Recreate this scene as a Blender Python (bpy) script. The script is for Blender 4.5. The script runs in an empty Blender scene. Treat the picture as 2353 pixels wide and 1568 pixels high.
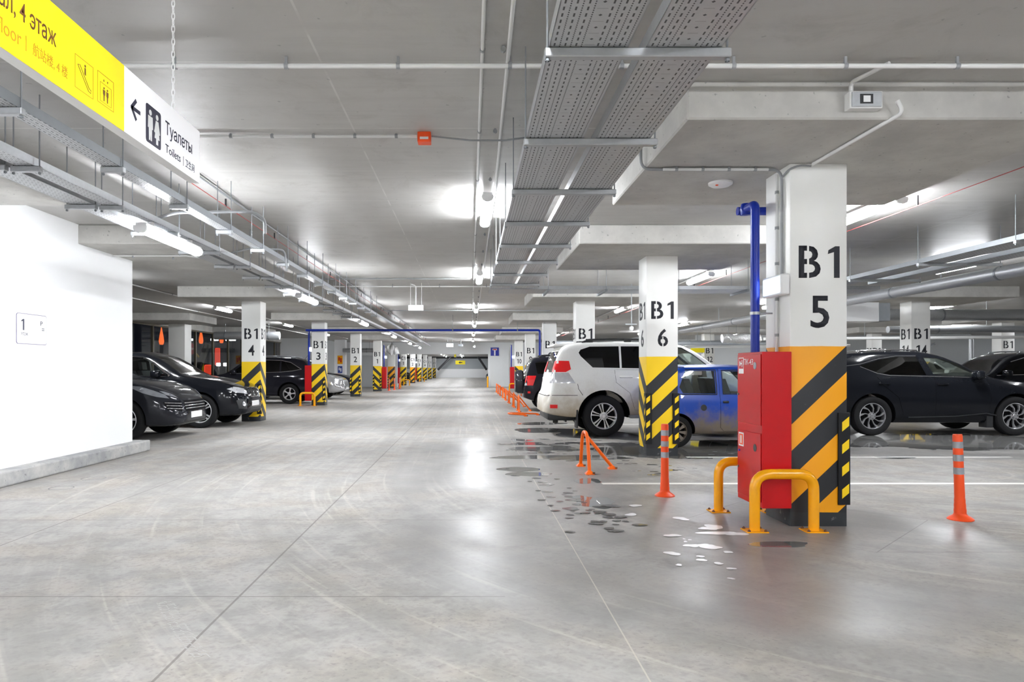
import bpy, bmesh, math, random
from mathutils import Vector, Matrix
from mathutils.bvhtree import BVHTree

# ------------------------------------------------------------------ camera, world, exposure
SC = bpy.context.scene
COL = SC.collection
EYE = 1.30
cam_data = bpy.data.cameras.new('camera')
cam = bpy.data.objects.new('camera', cam_data)
COL.objects.link(cam)
cam.location = (0, 0, EYE)
cam.rotation_euler = (math.radians(90), 0, 0)
cam_data.sensor_fit = 'HORIZONTAL'
cam_data.sensor_width = 36.0
cam_data.lens = 36.0 * 1600.0 / 2353.0
cam_data.shift_x = (1176.5 - 1080.0) / 2353.0
cam_data.shift_y = (849.0 - 784.0) / 2353.0
cam_data.clip_start = 0.05
cam_data.clip_end = 400
SC.camera = cam

world = bpy.data.worlds.new('night_world')
SC.world = world
world.use_nodes = True
world.node_tree.nodes['Background'].inputs[0].default_value = (0.012, 0.016, 0.03, 1)
world.node_tree.nodes['Background'].inputs[1].default_value = 0.4

SC.view_settings.view_transform = 'Standard'
SC.view_settings.look = 'None'
SC.view_settings.gamma = 1.0
SC.view_settings.use_curve_mapping = False
SC.view_settings.exposure = 0.58
LAMP_POWER = 120.0
cy = SC.cycles
cy.max_bounces = 9
cy.diffuse_bounces = 5
cy.glossy_bounces = 4
cy.transmission_bounces = 6
cy.transparent_max_bounces = 16
cy.caustics_reflective = False
cy.caustics_refractive = False
cy.sample_clamp_indirect = 25.0
cy.use_denoising = True

# ------------------------------------------------------------------ node helpers
class S:
    """socket wrapper with arithmetic"""
    def __init__(s, nt, k): s.nt, s.k = nt, k
    def _m(s, op, *a):
        n = s.nt.nodes.new('ShaderNodeMath'); n.operation = op
        for i, v in enumerate((s,) + a):
            if isinstance(v, S): s.nt.links.new(v.k, n.inputs[i])
            else: n.inputs[i].default_value = v
        return S(s.nt, n.outputs[0])
    def __add__(s, o): return s._m('ADD', o)
    __radd__ = __add__
    def __mul__(s, o): return s._m('MULTIPLY', o)
    __rmul__ = __mul__
    def __sub__(s, o): return s._m('SUBTRACT', o)
    def __rsub__(s, o): return (s * -1.0) + o
    def __truediv__(s, o): return s._m('DIVIDE', o)
    def abs(s): return s._m('ABSOLUTE')
    def frac(s): return s._m('FRACT')
    def floor(s): return s._m('FLOOR')
    def lt(s, o): return s._m('LESS_THAN', o)
    def gt(s, o): return s._m('GREATER_THAN', o)
    def min(s, o): return s._m('MINIMUM', o)
    def max(s, o): return s._m('MAXIMUM', o)
    def sqrt(s): return s._m('SQRT')
    def pw(s, o): return s._m('POWER', o)
    def clamp(s): return s.max(0.0).min(1.0)
    def ramp(s, a, b):
        n = s.nt.nodes.new('ShaderNodeMapRange'); n.interpolation_type = 'SMOOTHSTEP'
        s.nt.links.new(s.k, n.inputs[0])
        n.inputs[1].default_value = a; n.inputs[2].default_value = b
        n.inputs[3].default_value = 0; n.inputs[4].default_value = 1
        return S(s.nt, n.outputs[0])

class Mat:
    def __init__(s, name):
        s.m = bpy.data.materials.new(name); s.m.use_nodes = True
        s.nt = s.m.node_tree
        s.b = s.nt.nodes['Principled BSDF']; s.out = s.nt.nodes['Material Output']
        s._co = None
    def coord(s):
        if s._co is None:
            t = s.nt.nodes.new('ShaderNodeTexCoord')
            s._co = t.outputs['Object']
        return s._co
    def xyz(s):
        n = s.nt.nodes.new('ShaderNodeSeparateXYZ'); s.nt.links.new(s.coord(), n.inputs[0])
        return [S(s.nt, o) for o in n.outputs]
    def vec(s, x, y, z):
        n = s.nt.nodes.new('ShaderNodeCombineXYZ')
        for i, v in enumerate((x, y, z)):
            if isinstance(v, S): s.nt.links.new(v.k, n.inputs[i])
            else: n.inputs[i].default_value = v
        return n.outputs[0]
    def noise(s, scale, detail=4.0, rough=0.55, co=None, dist=0.0):
        n = s.nt.nodes.new('ShaderNodeTexNoise')
        n.inputs['Scale'].default_value = scale; n.inputs['Detail'].default_value = detail
        n.inputs['Roughness'].default_value = rough; n.inputs['Distortion'].default_value = dist
        s.nt.links.new(co if co is not None else s.coord(), n.inputs['Vector'])
        return S(s.nt, n.outputs[0])
    def mix(s, f, a, b):
        n = s.nt.nodes.new('ShaderNodeMix'); n.data_type = 'RGBA'
        for k, v in ((0, f), (6, a), (7, b)):
            if isinstance(v, S): s.nt.links.new(v.k, n.inputs[k])
            elif k == 0: n.inputs[0].default_value = v
            elif hasattr(v, 'is_output'): s.nt.links.new(v, n.inputs[k])
            else: n.inputs[k].default_value = (v[0], v[1], v[2], 1)
        return n.outputs[2]
    def set(s, key, v):
        i = s.b.inputs[key]
        if isinstance(v, S): s.nt.links.new(v.k, i)
        elif hasattr(v, 'is_output'): s.nt.links.new(v, i)
        elif isinstance(v, (tuple, list)): i.default_value = (v[0], v[1], v[2], 1)
        else: i.default_value = v
        return s
    def bump(s, h, strength=0.2, dist=0.01):
        n = s.nt.nodes.new('ShaderNodeBump')
        n.inputs['Strength'].default_value = strength; n.inputs['Distance'].default_value = dist
        s.nt.links.new(h.k, n.inputs['Height']); s.nt.links.new(n.outputs[0], s.b.inputs['Normal'])
        return s

def srgb(r, g, b):
    f = lambda c: (c / 255.0) / 12.92 if c <= 10 else ((c / 255.0 + 0.055) / 1.055) ** 2.4
    return (f(r), f(g), f(b))

def plain(name, col, rough=0.5, metal=0.0, var=0.06, scale=6.0, coat=0.0, spec=0.5):
    """a painted/plastic/metal surface with slight mottling of colour and gloss"""
    m = Mat(name)
    n = m.noise(scale, 3.0)
    a = tuple(c * (1 - var) for c in col); b = tuple(min(1, c * (1 + var)) for c in col)
    m.set('Base Color', m.mix(n, a, b))
    m.set('Roughness', (n * (0.2 * rough) + rough * 0.9))
    m.set('Metallic', metal)
    m.set('Specular IOR Level', spec)
    if coat: m.set('Coat Weight', coat).set('Coat Roughness', 0.04)
    return m.m

def glow(name, col, power):
    m = Mat(name)
    m.set('Base Color', (0.8, 0.8, 0.8)).set('Emission Color', col).set('Emission Strength', power)
    return m.m

def glassy(name, tint, refl=1.0):
    """thin glazing: tinted see-through plus a fresnel mirror"""
    m = Mat(name); nt = m.nt
    tr = nt.nodes.new('ShaderNodeBsdfTransparent'); tr.inputs[0].default_value = (*tint, 1)
    gl = nt.nodes.new('ShaderNodeBsdfGlossy'); gl.inputs['Roughness'].default_value = 0.015
    gl.inputs[0].default_value = (refl, refl, refl, 1)
    ge = nt.nodes.new('ShaderNodeNewGeometry')      # same mirror strength from either side of the sheet
    io = nt.nodes.new('ShaderNodeMapRange'); io.inputs[3].default_value = 1.5; io.inputs[4].default_value = 1 / 1.5
    nt.links.new(ge.outputs['Backfacing'], io.inputs[0])
    fr = nt.nodes.new('ShaderNodeFresnel'); nt.links.new(io.outputs[0], fr.inputs[0])
    mx = nt.nodes.new('ShaderNodeMixShader')
    nt.links.new(fr.outputs[0], mx.inputs[0]); nt.links.new(tr.outputs[0], mx.inputs[1]); nt.links.new(gl.outputs[0], mx.inputs[2])
    nt.links.new(mx.outputs[0], m.out.inputs[0])
    return m.m

# ------------------------------------------------------------------ object helpers
def tag(o, label=None, cat=None, group=None, kind=None):
    if label: o['label'] = label
    if cat: o['category'] = cat
    if group: o['group'] = group
    if kind: o['kind'] = kind
    return o

def obj(name, bm, mats, parent=None, smooth=None, loc=None):
    me = bpy.data.meshes.new(name)
    bmesh.ops.recalc_face_normals(bm, faces=bm.faces[:])
    bm.to_mesh(me); bm.free()
    for m in (mats if isinstance(mats, (list, tuple)) else [mats]): me.materials.append(m)
    if smooth is not None:
        me.polygons.foreach_set('use_smooth', [True] * len(me.polygons))
        me.set_sharp_from_angle(angle=math.radians(smooth))
    o = bpy.data.objects.new(name, me); COL.objects.link(o)
    if parent: o.parent = parent
    if loc: o.location = loc
    return o

def thing(name, label, cat, loc=(0, 0, 0), rz=0.0, group=None):
    o = bpy.data.objects.new(name, None); COL.objects.link(o)
    o.location = loc; o.rotation_euler = (0, 0, rz); o.empty_display_size = 0.1
    return tag(o, label, cat, group)

def dup(o, parent=None, loc=None, rz=None, label=None, group=None):
    c = o.copy(); COL.objects.link(c)
    if parent: c.parent = parent
    for ch in list(o.children): dup(ch, c)
    if loc is not None: c.location = loc
    if rz is not None: c.rotation_euler = (0, 0, rz)
    if label: c['label'] = label
    if group: c['group'] = group
    return c

# ------------------------------------------------------------------ mesh helpers
def box(bm, x0, x1, y0, y1, z0, z1, mi=0, bev=0.0, seg=2):
    vs = [bm.verts.new((x, y, z)) for x in (x0, x1) for y in (y0, y1) for z in (z0, z1)]
    idx = [(0, 1, 3, 2), (4, 6, 7, 5), (0, 4, 5, 1), (2, 3, 7, 6), (0, 2, 6, 4), (1, 5, 7, 3)]
    fs = [bm.faces.new([vs[i] for i in q]) for q in idx]
    for f in fs: f.material_index = mi
    if bev > 0:
        es = list({e for f in fs for e in f.edges})
        r = bmesh.ops.bevel(bm, geom=es, offset=bev, segments=seg, affect='EDGES', profile=0.5)
        for f in r['faces']: f.material_index = mi
    return bm

def frames(pts):
    pts = [Vector(p) for p in pts]; out = []
    up = None
    for i, p in enumerate(pts):
        a = pts[max(i - 1, 0)]; b = pts[min(i + 1, len(pts) - 1)]
        t = (b - a).normalized()
        if up is None:
            ref = Vector((0, 0, 1)) if abs(t.z) < 0.9 else Vector((1, 0, 0))
            up = (ref - t * ref.dot(t)).normalized()
        else:
            up = (up - t * up.dot(t)).normalized()
        out.append((p, up, t.cross(up)))
    return out

def tube(bm, pts, r, seg=8, mi=0, caps=True):
    rings = []
    rr = r if isinstance(r, (list, tuple)) else [r] * len(pts)
    for (p, u, v), q in zip(frames(pts), rr):
        rings.append([bm.verts.new(p + u * (q * math.cos(2 * math.pi * k / seg)) + v * (q * math.sin(2 * math.pi * k / seg))) for k in range(seg)])
    for a, b in zip(rings, rings[1:]):
        for k in range(seg):
            f = bm.faces.new((a[k], a[(k + 1) % seg], b[(k + 1) % seg], b[k])); f.material_index = mi
    if caps:
        for rg in (rings[0][::-1], rings[-1]):
            f = bm.faces.new(rg); f.material_index = mi
    return bm

def fillet(pts, r, n=6):
    """round the inner corners of a polyline"""
    pts = [Vector(p) for p in pts]; out = [pts[0]]
    for i in range(1, len(pts) - 1):
        p, a, b = pts[i], pts[i - 1], pts[i + 1]
        da, db = (a - p), (b - p)
        d = min(r, da.length * 0.49, db.length * 0.49)
        s, e = p + da.normalized() * d, p + db.normalized() * d
        for k in range(n + 1):
            t = k / n
            out.append(s * (1 - t) ** 2 + p * (2 * t * (1 - t)) + e * t * t)
    out.append(pts[-1])
    return out

AX = {'x': lambda u, v, h: (h, u, v), 'y': lambda u, v, h: (u, h, v), 'z': lambda u, v, h: (u, v, h)}

def lathe(bm, prof, c=(0, 0, 0), axis='z', seg=24, mi=0, a0=0.0):
    """prof: (radius, height) pairs revolved about axis"""
    f_ = AX[axis]; rings = []
    for r, h in prof:
        if r < 1e-5: rings.append([bm.verts.new(Vector(c) + Vector(f_(0, 0, h)))])
        else: rings.append([bm.verts.new(Vector(c) + Vector(f_(r * math.cos(a0 + 2 * math.pi * k / seg), r * math.sin(a0 + 2 * math.pi * k / seg), h))) for k in range(seg)])
    for a, b in zip(rings, rings[1:]):
        for k in range(seg):
            q = [a[k % len(a)], a[(k + 1) % len(a)], b[(k + 1) % len(b)], b[k % len(b)]]
            q = [v for i, v in enumerate(q) if v not in q[:i]]
            if len(q) > 2:
                f = bm.faces.new(q); f.material_index = mi
    return bm

def prism(bm, poly, lo, hi, axis='z', mi=0):
    f_ = AX[axis]
    a = [bm.verts.new(f_(u, v, lo)) for u, v in poly]; b = [bm.verts.new(f_(u, v, hi)) for u, v in poly]
    n = len(poly)
    fs = [bm.faces.new(a), bm.faces.new(b)] + [bm.faces.new((a[i], a[(i + 1) % n], b[(i + 1) % n], b[i])) for i in range(n)]
    for f in fs: f.material_index = mi
    return bm

def rrect(u0, u1, v0, v1, r, n=4):
    out = []
    for cu, cv, a in ((u1 - r, v1 - r, 0), (u0 + r, v1 - r, 90), (u0 + r, v0 + r, 180), (u1 - r, v0 + r, 270)):
        for k in range(n + 1):
            t = math.radians(a + 90 * k / n); out.append((cu + r * math.cos(t), cv + r * math.sin(t)))
    return out

def circ(cu, cv, r, n=20):
    return [(cu + r * math.cos(2 * math.pi * k / n), cv + r * math.sin(2 * math.pi * k / n)) for k in range(n)]

def digit_one(x0, x1, h):
    w = x1 - x0; P = [(1, 0), (1, .98), (.62, .98), (.05, .86), (0, .74), (.52, .80), (.52, 0)]
    return [(x0 + w * u, h * v) for u, v in P]
def text_bm(s, h, w=None, depth=0.004, bold=0.0, slits=(), anchor='c'):
    """lettering in the local (x, y) plane, extruded along z; scaled so the box is h high (and w wide)"""
    cu = bpy.data.curves.new('lettering', 'FONT'); cu.body = s
    cu.offset = bold; cu.resolution_u = 3
    o = bpy.data.objects.new('lettering_tmp', cu); COL.objects.link(o)
    dg = bpy.context.evaluated_depsgraph_get()
    me = bpy.data.meshes.new_from_object(o.evaluated_get(dg))
    bm = bmesh.new(); bm.from_mesh(me)
    bpy.data.objects.remove(o); bpy.data.curves.remove(cu); bpy.data.meshes.remove(me)
    xs = [v.co.x for v in bm.verts] or [0, 1]; ys = [v.co.y for v in bm.verts] or [0, 1]
    x0, x1, y0, y1 = min(xs), max(xs), min(ys), max(ys)
    sy = h / (y1 - y0); sx = sy if w is None else w / (x1 - x0)
    ox = {'c': (x0 + x1) / 2, 'l': x0, 'r': x1}[anchor]
    for v in bm.verts:
        v.co.x = (v.co.x - ox) * sx; v.co.y = (v.co.y - y0) * sy; v.co.z = 0
    for xa, xb, ya, yb in slits:     # stencil bridges
        for co, no in (((xa, 0, 0), (1, 0, 0)), ((xb, 0, 0), (1, 0, 0)), ((0, ya, 0), (0, 1, 0)), ((0, yb, 0), (0, 1, 0))):
            bmesh.ops.bisect_plane(bm, geom=bm.verts[:] + bm.edges[:] + bm.faces[:], plane_co=co, plane_no=no)
        kill = [f for f in bm.faces if xa < f.calc_center_median().x < xb and ya < f.calc_center_median().y < yb]
        bmesh.ops.delete(bm, geom=kill, context='FACES')
    if depth:
        r = bmesh.ops.extrude_face_region(bm, geom=bm.faces[:])
        bmesh.ops.translate(bm, vec=(0, 0, depth), verts=[v for v in r['geom'] if isinstance(v, bmesh.types.BMVert)])
    return bm

def put(bm, org, u, v):
    """move a bm laid out in local xy(z) so x runs along u, y along v, z along u x v"""
    u, v = Vector(u), Vector(v); w = u.cross(v)
    M = Matrix(((u.x, v.x, w.x, org[0]), (u.y, v.y, w.y, org[1]), (u.z, v.z, w.z, org[2]), (0, 0, 0, 1)))
    bm.transform(M)
    return bm

def merge(dst, src, mi=None):
    me = bpy.data.meshes.new('tmp'); src.to_mesh(me); src.free()
    n = len(dst.faces); dst.from_mesh(me); bpy.data.meshes.remove(me)
    if mi is not None:
        dst.faces.ensure_lookup_table()
        for f in dst.faces[n:]: f.material_index = mi
    return dst

def BM(): return bmesh.new()

# photo pixel -> point at a given distance / height
def at(px, py, Y): return Vector(((px - 1080) * Y / 1600, Y, EYE + (849 - py) * Y / 1600))

# ------------------------------------------------------------------ materials of the place
def floor_mat():
    m = Mat('polished_concrete_floor')
    x, y, z = m.xyz()
    n1 = m.noise(0.33, 4); n2 = m.noise(1.3, 5, 0.6); n3 = m.noise(14, 3); n4 = m.noise(0.8, 3, 0.5, dist=0.6)
    # tyre sweep: arcs round the turn, straight along the lane beyond it
    dx = x - 6.0; dy = (y - 9.0).min(0.0)
    d = (dx * dx + dy * dy).sqrt()
    st = m.noise(1.0, 5, 0.65, co=m.vec(d * 3.2, (y - x) * 0.12, 0.0))
    st2 = m.noise(1.0, 3, 0.6, co=m.vec(d * 11.0, (y - x) * 0.3, 4.0))
    lane = (1.0 - ((x + 1.4).abs()).ramp(2.2, 4.6))
    n5 = m.noise(3.3, 6, 0.7, dist=0.3); n6 = m.noise(34, 2, 0.5)
    c = m.mix(n1.ramp(0.35, 0.65), (0.40, 0.386, 0.366), (0.325, 0.314, 0.30))
    c = m.mix(n5.ramp(0.40, 0.64) * 0.62, c, (0.25, 0.243, 0.235))
    c = m.mix(n5.ramp(0.56, 0.40) * n2.ramp(0.40, 0.62) * 0.65, c, (0.42, 0.39, 0.37))
    c = m.mix(n2.ramp(0.42, 0.7) * 0.5, c, (0.36, 0.315, 0.255))
    c = m.mix(st.ramp(0.42, 0.68) * 0.50, c, (0.255, 0.243, 0.23))
    c = m.mix(st2.ramp(0.56, 0.72) * 0.42, c, (0.52, 0.485, 0.44))
    c = m.mix((n3 - 0.5).abs().ramp(0.0, 0.25) * 0.45, c, (0.215, 0.205, 0.195))
    c = m.mix(n6.ramp(0.58, 0.70) * n2.ramp(0.38, 0.58) * 0.5, c, (0.20, 0.19, 0.18))
    # damp film and standing water
    def ell(cx, cy, rx, ry):
        a = (x - cx) / rx; b = (y - cy) / ry
        return (1.0 - a * a - b * b).max(0.0)
    damp = (ell(1.7, 5.4, 2.6, 2.3) + ell(0.6, 9.5, 1.9, 4.5) * 0.8 + ell(8.5, 12.4, 5.0, 2.6)).min(1.0).ramp(0.02, 0.35)
    damp = damp * (n4 * 0.6 + n2 * 0.4).ramp(0.30, 0.55)
    wet_n = m.noise(1.7, 4, 0.55, dist=0.4, co=m.vec(x * 0.55, y * 1.0, 7.0))
    wet = ((ell(1.9, 11.0, 1.9, 3.6) * 0.9 + ell(8.4, 12.5, 4.4, 1.7) * 1.7 + ell(4.0, 10.9, 2.0, 1.0) + ell(-1.0, 24.0, 2.5, 8.0) * 0.35).min(1.4) * 0.36 + wet_n * 0.9).ramp(0.73, 0.76)
    c = m.mix(damp * 0.58, c, (0.20, 0.197, 0.193))
    c = m.mix(wet * 0.72, c, (0.10, 0.10, 0.10))
    # saw-cut joints
    def line(v, p, w): return (v - p).abs().lt(w)
    j = line(x, -3.46, 0.006).max(line(x, -1.32, 0.007))
    j = j.max((line(y, 3.98, 0.006).max(line(y, 6.0, 0.006))) * x.lt(0.2))
    for px_, py_ in ((2.885, 6.0), (2.885, 10.69)):
        q = (x - px_).abs() + (y - py_).abs()
        j = j.max(line(q, 1.06, 0.006))
    j = j.max(line(y, 4.95, 0.005) * x.gt(2.88) * x.lt(6.0))
    c = m.mix(j * 0.62, c, (0.12, 0.11, 0.10))
    lj = line(x, 0.75, 0.004)
    c = m.mix(lj * 0.7, c, (0.50, 0.46, 0.40))
    m.set('Base Color', c)
    r = 0.46 + n2 * 0.22 + st * 0.08 - damp * 0.27 - (y.ramp(9.0, 24.0)) * 0.10
    r = r * (1.0 - wet * 0.9)
    m.set('Roughness', r.max(0.03))
    m.set('Specular IOR Level', (damp * 0.2 + wet * 0.25 + y.ramp(9.0, 26.0) * 0.2 + 0.20).min(0.55))
    m.bump((n3 * 0.5 + n2) * (1.0 - wet), 0.06, 0.01)
    return m.m

def ceil_mat():
    m = Mat('shuttered_concrete')
    x, y, z = m.xyz()
    n1 = m.noise(0.5, 5, 0.6); n2 = m.noise(3.0, 4); n3 = m.noise(1.0, 5, 0.6, co=m.vec(x * 1.2, y * 9.0, z))
    c = m.mix(n1.ramp(0.3, 0.7), (0.43, 0.42, 0.405), (0.51, 0.50, 0.48))
    c = m.mix(n3.ramp(0.4, 0.75) * 0.45, c, (0.40, 0.39, 0.375))
    sy = ((y - 5.66) / 1.22 + 50.0).frac() - 0.5
    seam = (0.5 - sy.abs()).lt(0.008)
    sx = ((x + 0.95) / 2.44 + 20.0).frac() - 0.5
    seam2 = (0.5 - sx.abs()).lt(0.003)
    sp = m.noise(1.7, 6, 0.7, dist=0.5); c = m.mix(sp.ramp(0.52, 0.72) * 0.5, c, (0.33, 0.315, 0.295))
    c = m.mix(seam * n2.ramp(0.3, 0.6) * 0.6, c, (0.62, 0.61, 0.58))
    c = m.mix(seam2 * n2.ramp(0.35, 0.6) * 0.6, c, (0.66, 0.65, 0.62))
    pit = m.noise(16, 2).ramp(0.72, 0.76)
    c = m.mix(pit * 0.5, c, (0.17, 0.17, 0.17))
    m.set('Base Color', c)
    m.set('Roughness', n2 * 0.2 + 0.36)
    m.set('Specular IOR Level', 0.5)
    m.bump(n3, 0.12, 0.01)
    return m.m

def cast_mat(name, a, b, rough=0.8):
    m = Mat(name); n = m.noise(2.2, 6, 0.65); q = m.noise(22, 2).ramp(0.66, 0.74)
    c = m.mix(n.ramp(0.3, 0.7), a, b)
    m.set('Base Color', m.mix(q * 0.55, c, tuple(v * 0.35 for v in a))).set('Roughness', rough)
    m.bump(n, 0.25, 0.01)
    return m.m

M = {}
M['floor'] = floor_mat()
M['ceil'] = ceil_mat()
M['drop'] = cast_mat('cast_concrete_drop', (0.43, 0.42, 0.40), (0.54, 0.53, 0.50))
M['kerb'] = cast_mat('kerb_concrete', (0.28, 0.285, 0.29), (0.50, 0.49, 0.465))
M['wallw'] = plain('white_wall_paint', (0.87, 0.875, 0.885), 0.6, var=0.015, scale=1.5)
M['wallg'] = plain('pale_grey_wall_paint', (0.80, 0.82, 0.83), 0.6, var=0.03, scale=1.0)
M['walld'] = plain('mid_grey_wall_paint', (0.30, 0.32, 0.34), 0.6, var=0.04, scale=1.0)
M['galv'] = plain('galvanised_steel', (0.44, 0.455, 0.47), 0.40, 0.6, var=0.12, scale=30)
M['galvd'] = plain('dull_galvanised_steel', (0.25, 0.265, 0.28), 0.5, 0.4, var=0.12, scale=12)
M['pvc'] = plain('white_pvc', (0.72, 0.72, 0.71), 0.45, var=0.03)
M['pvcg'] = plain('grey_pvc', (0.30, 0.31, 0.32), 0.5, var=0.05)
M['white'] = plain('white_plastic', (0.84, 0.84, 0.84), 0.4, var=0.02)
M['black'] = plain('black_rubber', (0.013, 0.014, 0.016), 0.55, var=0.2, spec=0.25)
M['dark'] = plain('black_plastic', (0.02, 0.021, 0.023), 0.45, var=0.2)
M['ink'] = plain('black_stencil_paint', (0.012, 0.013, 0.020), 0.6, var=0.1)
M['blue'] = plain('blue_pipe_paint', (0.003, 0.022, 0.30), 0.30, var=0.08, spec=0.35)
M['red'] = plain('red_cabinet_enamel', (0.56, 0.006, 0.010), 0.3, var=0.06, spec=0.35)
M['orange'] = plain('orange_barrier_paint', (1.0, 0.15, 0.004), 0.35, var=0.04, spec=0.35)
M['flexo'] = plain('red_orange_flexible_plastic', (0.95, 0.095, 0.018), 0.42, var=0.04, spec=0.35)
M['reflex'] = plain('grey_reflective_tape', (0.38, 0.40, 0.45), 0.25, 0.3, var=0.12, scale=40)
M['guard'] = plain('yellow_orange_enamel', (0.98, 0.42, 0.003), 0.24, var=0.04, spec=0.5)
M['yellow'] = plain('yellow_rubber', (0.98, 0.66, 0.003), 0.45, var=0.03)
M['road'] = plain('white_road_paint', (0.78, 0.77, 0.73), 0.6, var=0.12, scale=5)
M['rust'] = plain('rusty_steel', (0.16, 0.07, 0.03), 0.8, 0.2, var=0.5, scale=30)
M['wire'] = plain('red_wire', (0.42, 0.05, 0.045), 0.5, var=0.05)
M['steel'] = plain('bolt_steel', (0.35, 0.35, 0.36), 0.4, 0.9)
M['foil'] = None
M['lamp'] = glow('led_diffuser', (0.93, 0.96, 1.0), LAMP_POWER)

def foil():
    m = Mat('crumpled_foil'); n = m.noise(18, 5, 0.7, dist=0.6)
    m.set('Base Color', m.mix(n, (0.45, 0.45, 0.46), (0.9, 0.9, 0.9))).set('Metallic', 0.9).set('Roughness', 0.28)
    m.bump(n, 1.0, 0.05); return m.m
M['foil'] = foil()

def tray_mat(name='perforated_tray_sheet', wide=False):
    """galvanised sheet punched with rows of slots and a line of diamonds"""
    m = Mat(name); x, y, z = m.xyz()
    n = m.noise(25, 3)
    row = (x / 0.0235).frac(); ri = (x / 0.0235).floor()
    odd = (ri * 0.5).frac().gt(0.25)
    cell = (y / 0.05 + odd * 0.5).frac()
    slot = (row - 0.5).abs().lt(0.16) * (cell - 0.5).abs().lt(0.27)
    small = (row - 0.5).abs().lt(0.12) * ((y / 0.0167).frac() - 0.5).abs().lt(0.28)
    hole = slot * odd + small * (1.0 - odd)
    if wide:                                        # plain strip with diamonds down the middle
        for cx_ in (0.515, 0.9275):
            dxx = (x - cx_).abs(); strip = dxx.lt(0.03)
            dia = (dxx + ((y / 0.1).frac() - 0.5).abs() * 0.1).lt(0.0085)
            bar = (dxx.lt(0.022) * ((y / 0.1).frac() - 0.5).abs().gt(0.485))
            hole = hole * (1.0 - strip) + dia.max(bar * 0.6) * strip
    c = m.mix(n, (0.44, 0.455, 0.47), (0.56, 0.57, 0.58))
    m.set('Base Color', m.mix(hole * 0.93, c, (0.02, 0.02, 0.022)))
    m.set('Metallic', (1.0 - hole) * 0.55).set('Roughness', n * 0.12 + 0.38)
    return m.m
M['tray'] = tray_mat(); M['traywide'] = tray_mat('perforated_wide_tray_sheet', True)

# ------------------------------------------------------------------ the setting
CEIL, CAP = 3.26, 3.00
def struct(name, bm, mat, label, parent=None, **k):
    o = obj(name, bm, mat, parent, **k)
    if parent is None: tag(o, label, None, None, 'structure')
    return o

struct('floor', box(BM(), -12.0, 30, -8, 112, -0.3, 0.0), M['floor'], 'smooth grey concrete garage floor with joints, tyre sweeps and wet patches')
ceiling = struct('ceiling', box(BM(), -13.0, 30, -8, 112, CEIL, CEIL + 0.3), M['ceil'], 'grey shuttered concrete slab overhead with formwork seams')

ROWY = [6.0, 10.69, 17.64, 25.34, 33.44, 41.24]          # column centres along the lane
CX_R, CX_L, CX_RR, CX_RRR, CX_LL = 2.885, -5.475, 11.52, 19.4, -10.95
drops = [(CX_R, y) for y in ROWY] + [(CX_L, y) for y in ROWY] + [(CX_RR, y) for y in ROWY] + [(CX_RRR, y) for y in ROWY[2:5]] + [(CX_LL, y) for y in ROWY[2:5]]
for dx_, dy_ in drops:
    x1 = dx_ + 1.27
    if dx_ == CX_LL: b = box(BM(), -11.95, x1, dy_ - 1.27, dy_ + 1.27, CAP, CEIL - 0.001, bev=0.012, seg=1)
    else: b = box(BM(), dx_ - 1.41, dx_ + 1.41, dy_ - 1.27, dy_ + 1.22, CAP, CEIL - 0.001, bev=0.012, seg=1)
    struct('drop_panel', b, M['drop'], '', ceiling)

struct('wall_left', box(BM(), -5.75, -5.30, -8, 10.93, 0, CEIL), M['wallw'], 'bright white painted wall on the left of the lane')
kb = BM(); box(kb, -5.75, -5.12, -8, 11.16, 0, 0.17, bev=0.02)
struct('trim_1', kb, M['kerb'], 'low grey concrete kerb along the foot of the white wall')
struct('wall_behind', box(BM(), -12, 30, -8.3, -8.0, 0, CEIL), M['wallw'], 'white wall behind the photographer')
struct('wall_right', box(BM(), 30.0, 30.3, -8, 60, 0, CEIL), M['wallg'], 'pale grey wall far to the right')
struct('wall_left_inner', box(BM(), -12.2, -12.0, -8, 13.0, 0, CEIL), M['wallg'], 'grey wall behind the white partition')

BY = 50.7
wb = BM()
box(wb, -9.6, -5.3, BY, BY + 0.3, 0, CEIL)
box(wb, 1.32, 12.0, BY, BY + 0.3, 0, CEIL)
box(wb, -5.3, 1.32, BY, BY + 0.3, 2.40, CEIL)
struct('wall_back', wb, M['wallg'], 'pale grey cross wall with a wide opening at the end of the lane')
wb = BM(); box(wb, -12.2, -9.6, 44.0, 44.3, 0, CEIL); box(wb, -9.9, -9.6, 44.3, BY, 0, CEIL)
struct('wall_back_left', wb, M['wallg'], 'pale grey wall beyond the black parked car')
wb = BM(); box(wb, 12.0, 30, 40.0, 40.3, 0, CEIL); box(wb, 12.0, 12.3, 40.3, BY, 0, CEIL)
struct('wall_back_right', wb, M['wallg'], 'pale grey wall far behind the right hand parking bays')
# hall beyond the opening
wb = BM(); box(wb, -12, 7.0, 108.0, 108.3, 1.35, 2.95)
struct('wall_far', wb, plain('steel_grey_wall_paint', (0.40, 0.43, 0.45), 0.6, var=0.05, scale=0.6), 'grey upper wall at the far end of the hall beyond')
struct('wall_far_base', box(BM(), -12, 7.0, 107.9, 108.3, 0, 1.35), M['wallw'], 'white lower wall at the far end of the hall beyond')
struct('wall_far_head', box(BM(), -12, 7.0, 108.0, 108.3, 2.95, CEIL), M['dark'], 'dark strip under the ceiling at the far end')
struct('wall_far_right', box(BM(), 7.0, 7.3, BY + 0.3, 108.3, 0, CEIL), M['wallg'], 'side wall of the hall beyond')
struct('wall_far_left', box(BM(), -12.3, -12.0, BY, 108.3, 0, CEIL), M['wallg'], 'left wall of the hall beyond')
br = BM()
for xa, xb, y_ in ((-4.9, -2.9, 106), (2.55, 1.2, 106)):
    tube(br, [(xa, y_, 1.2), (xb, y_, 3.2)], 0.16, 6)
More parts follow.
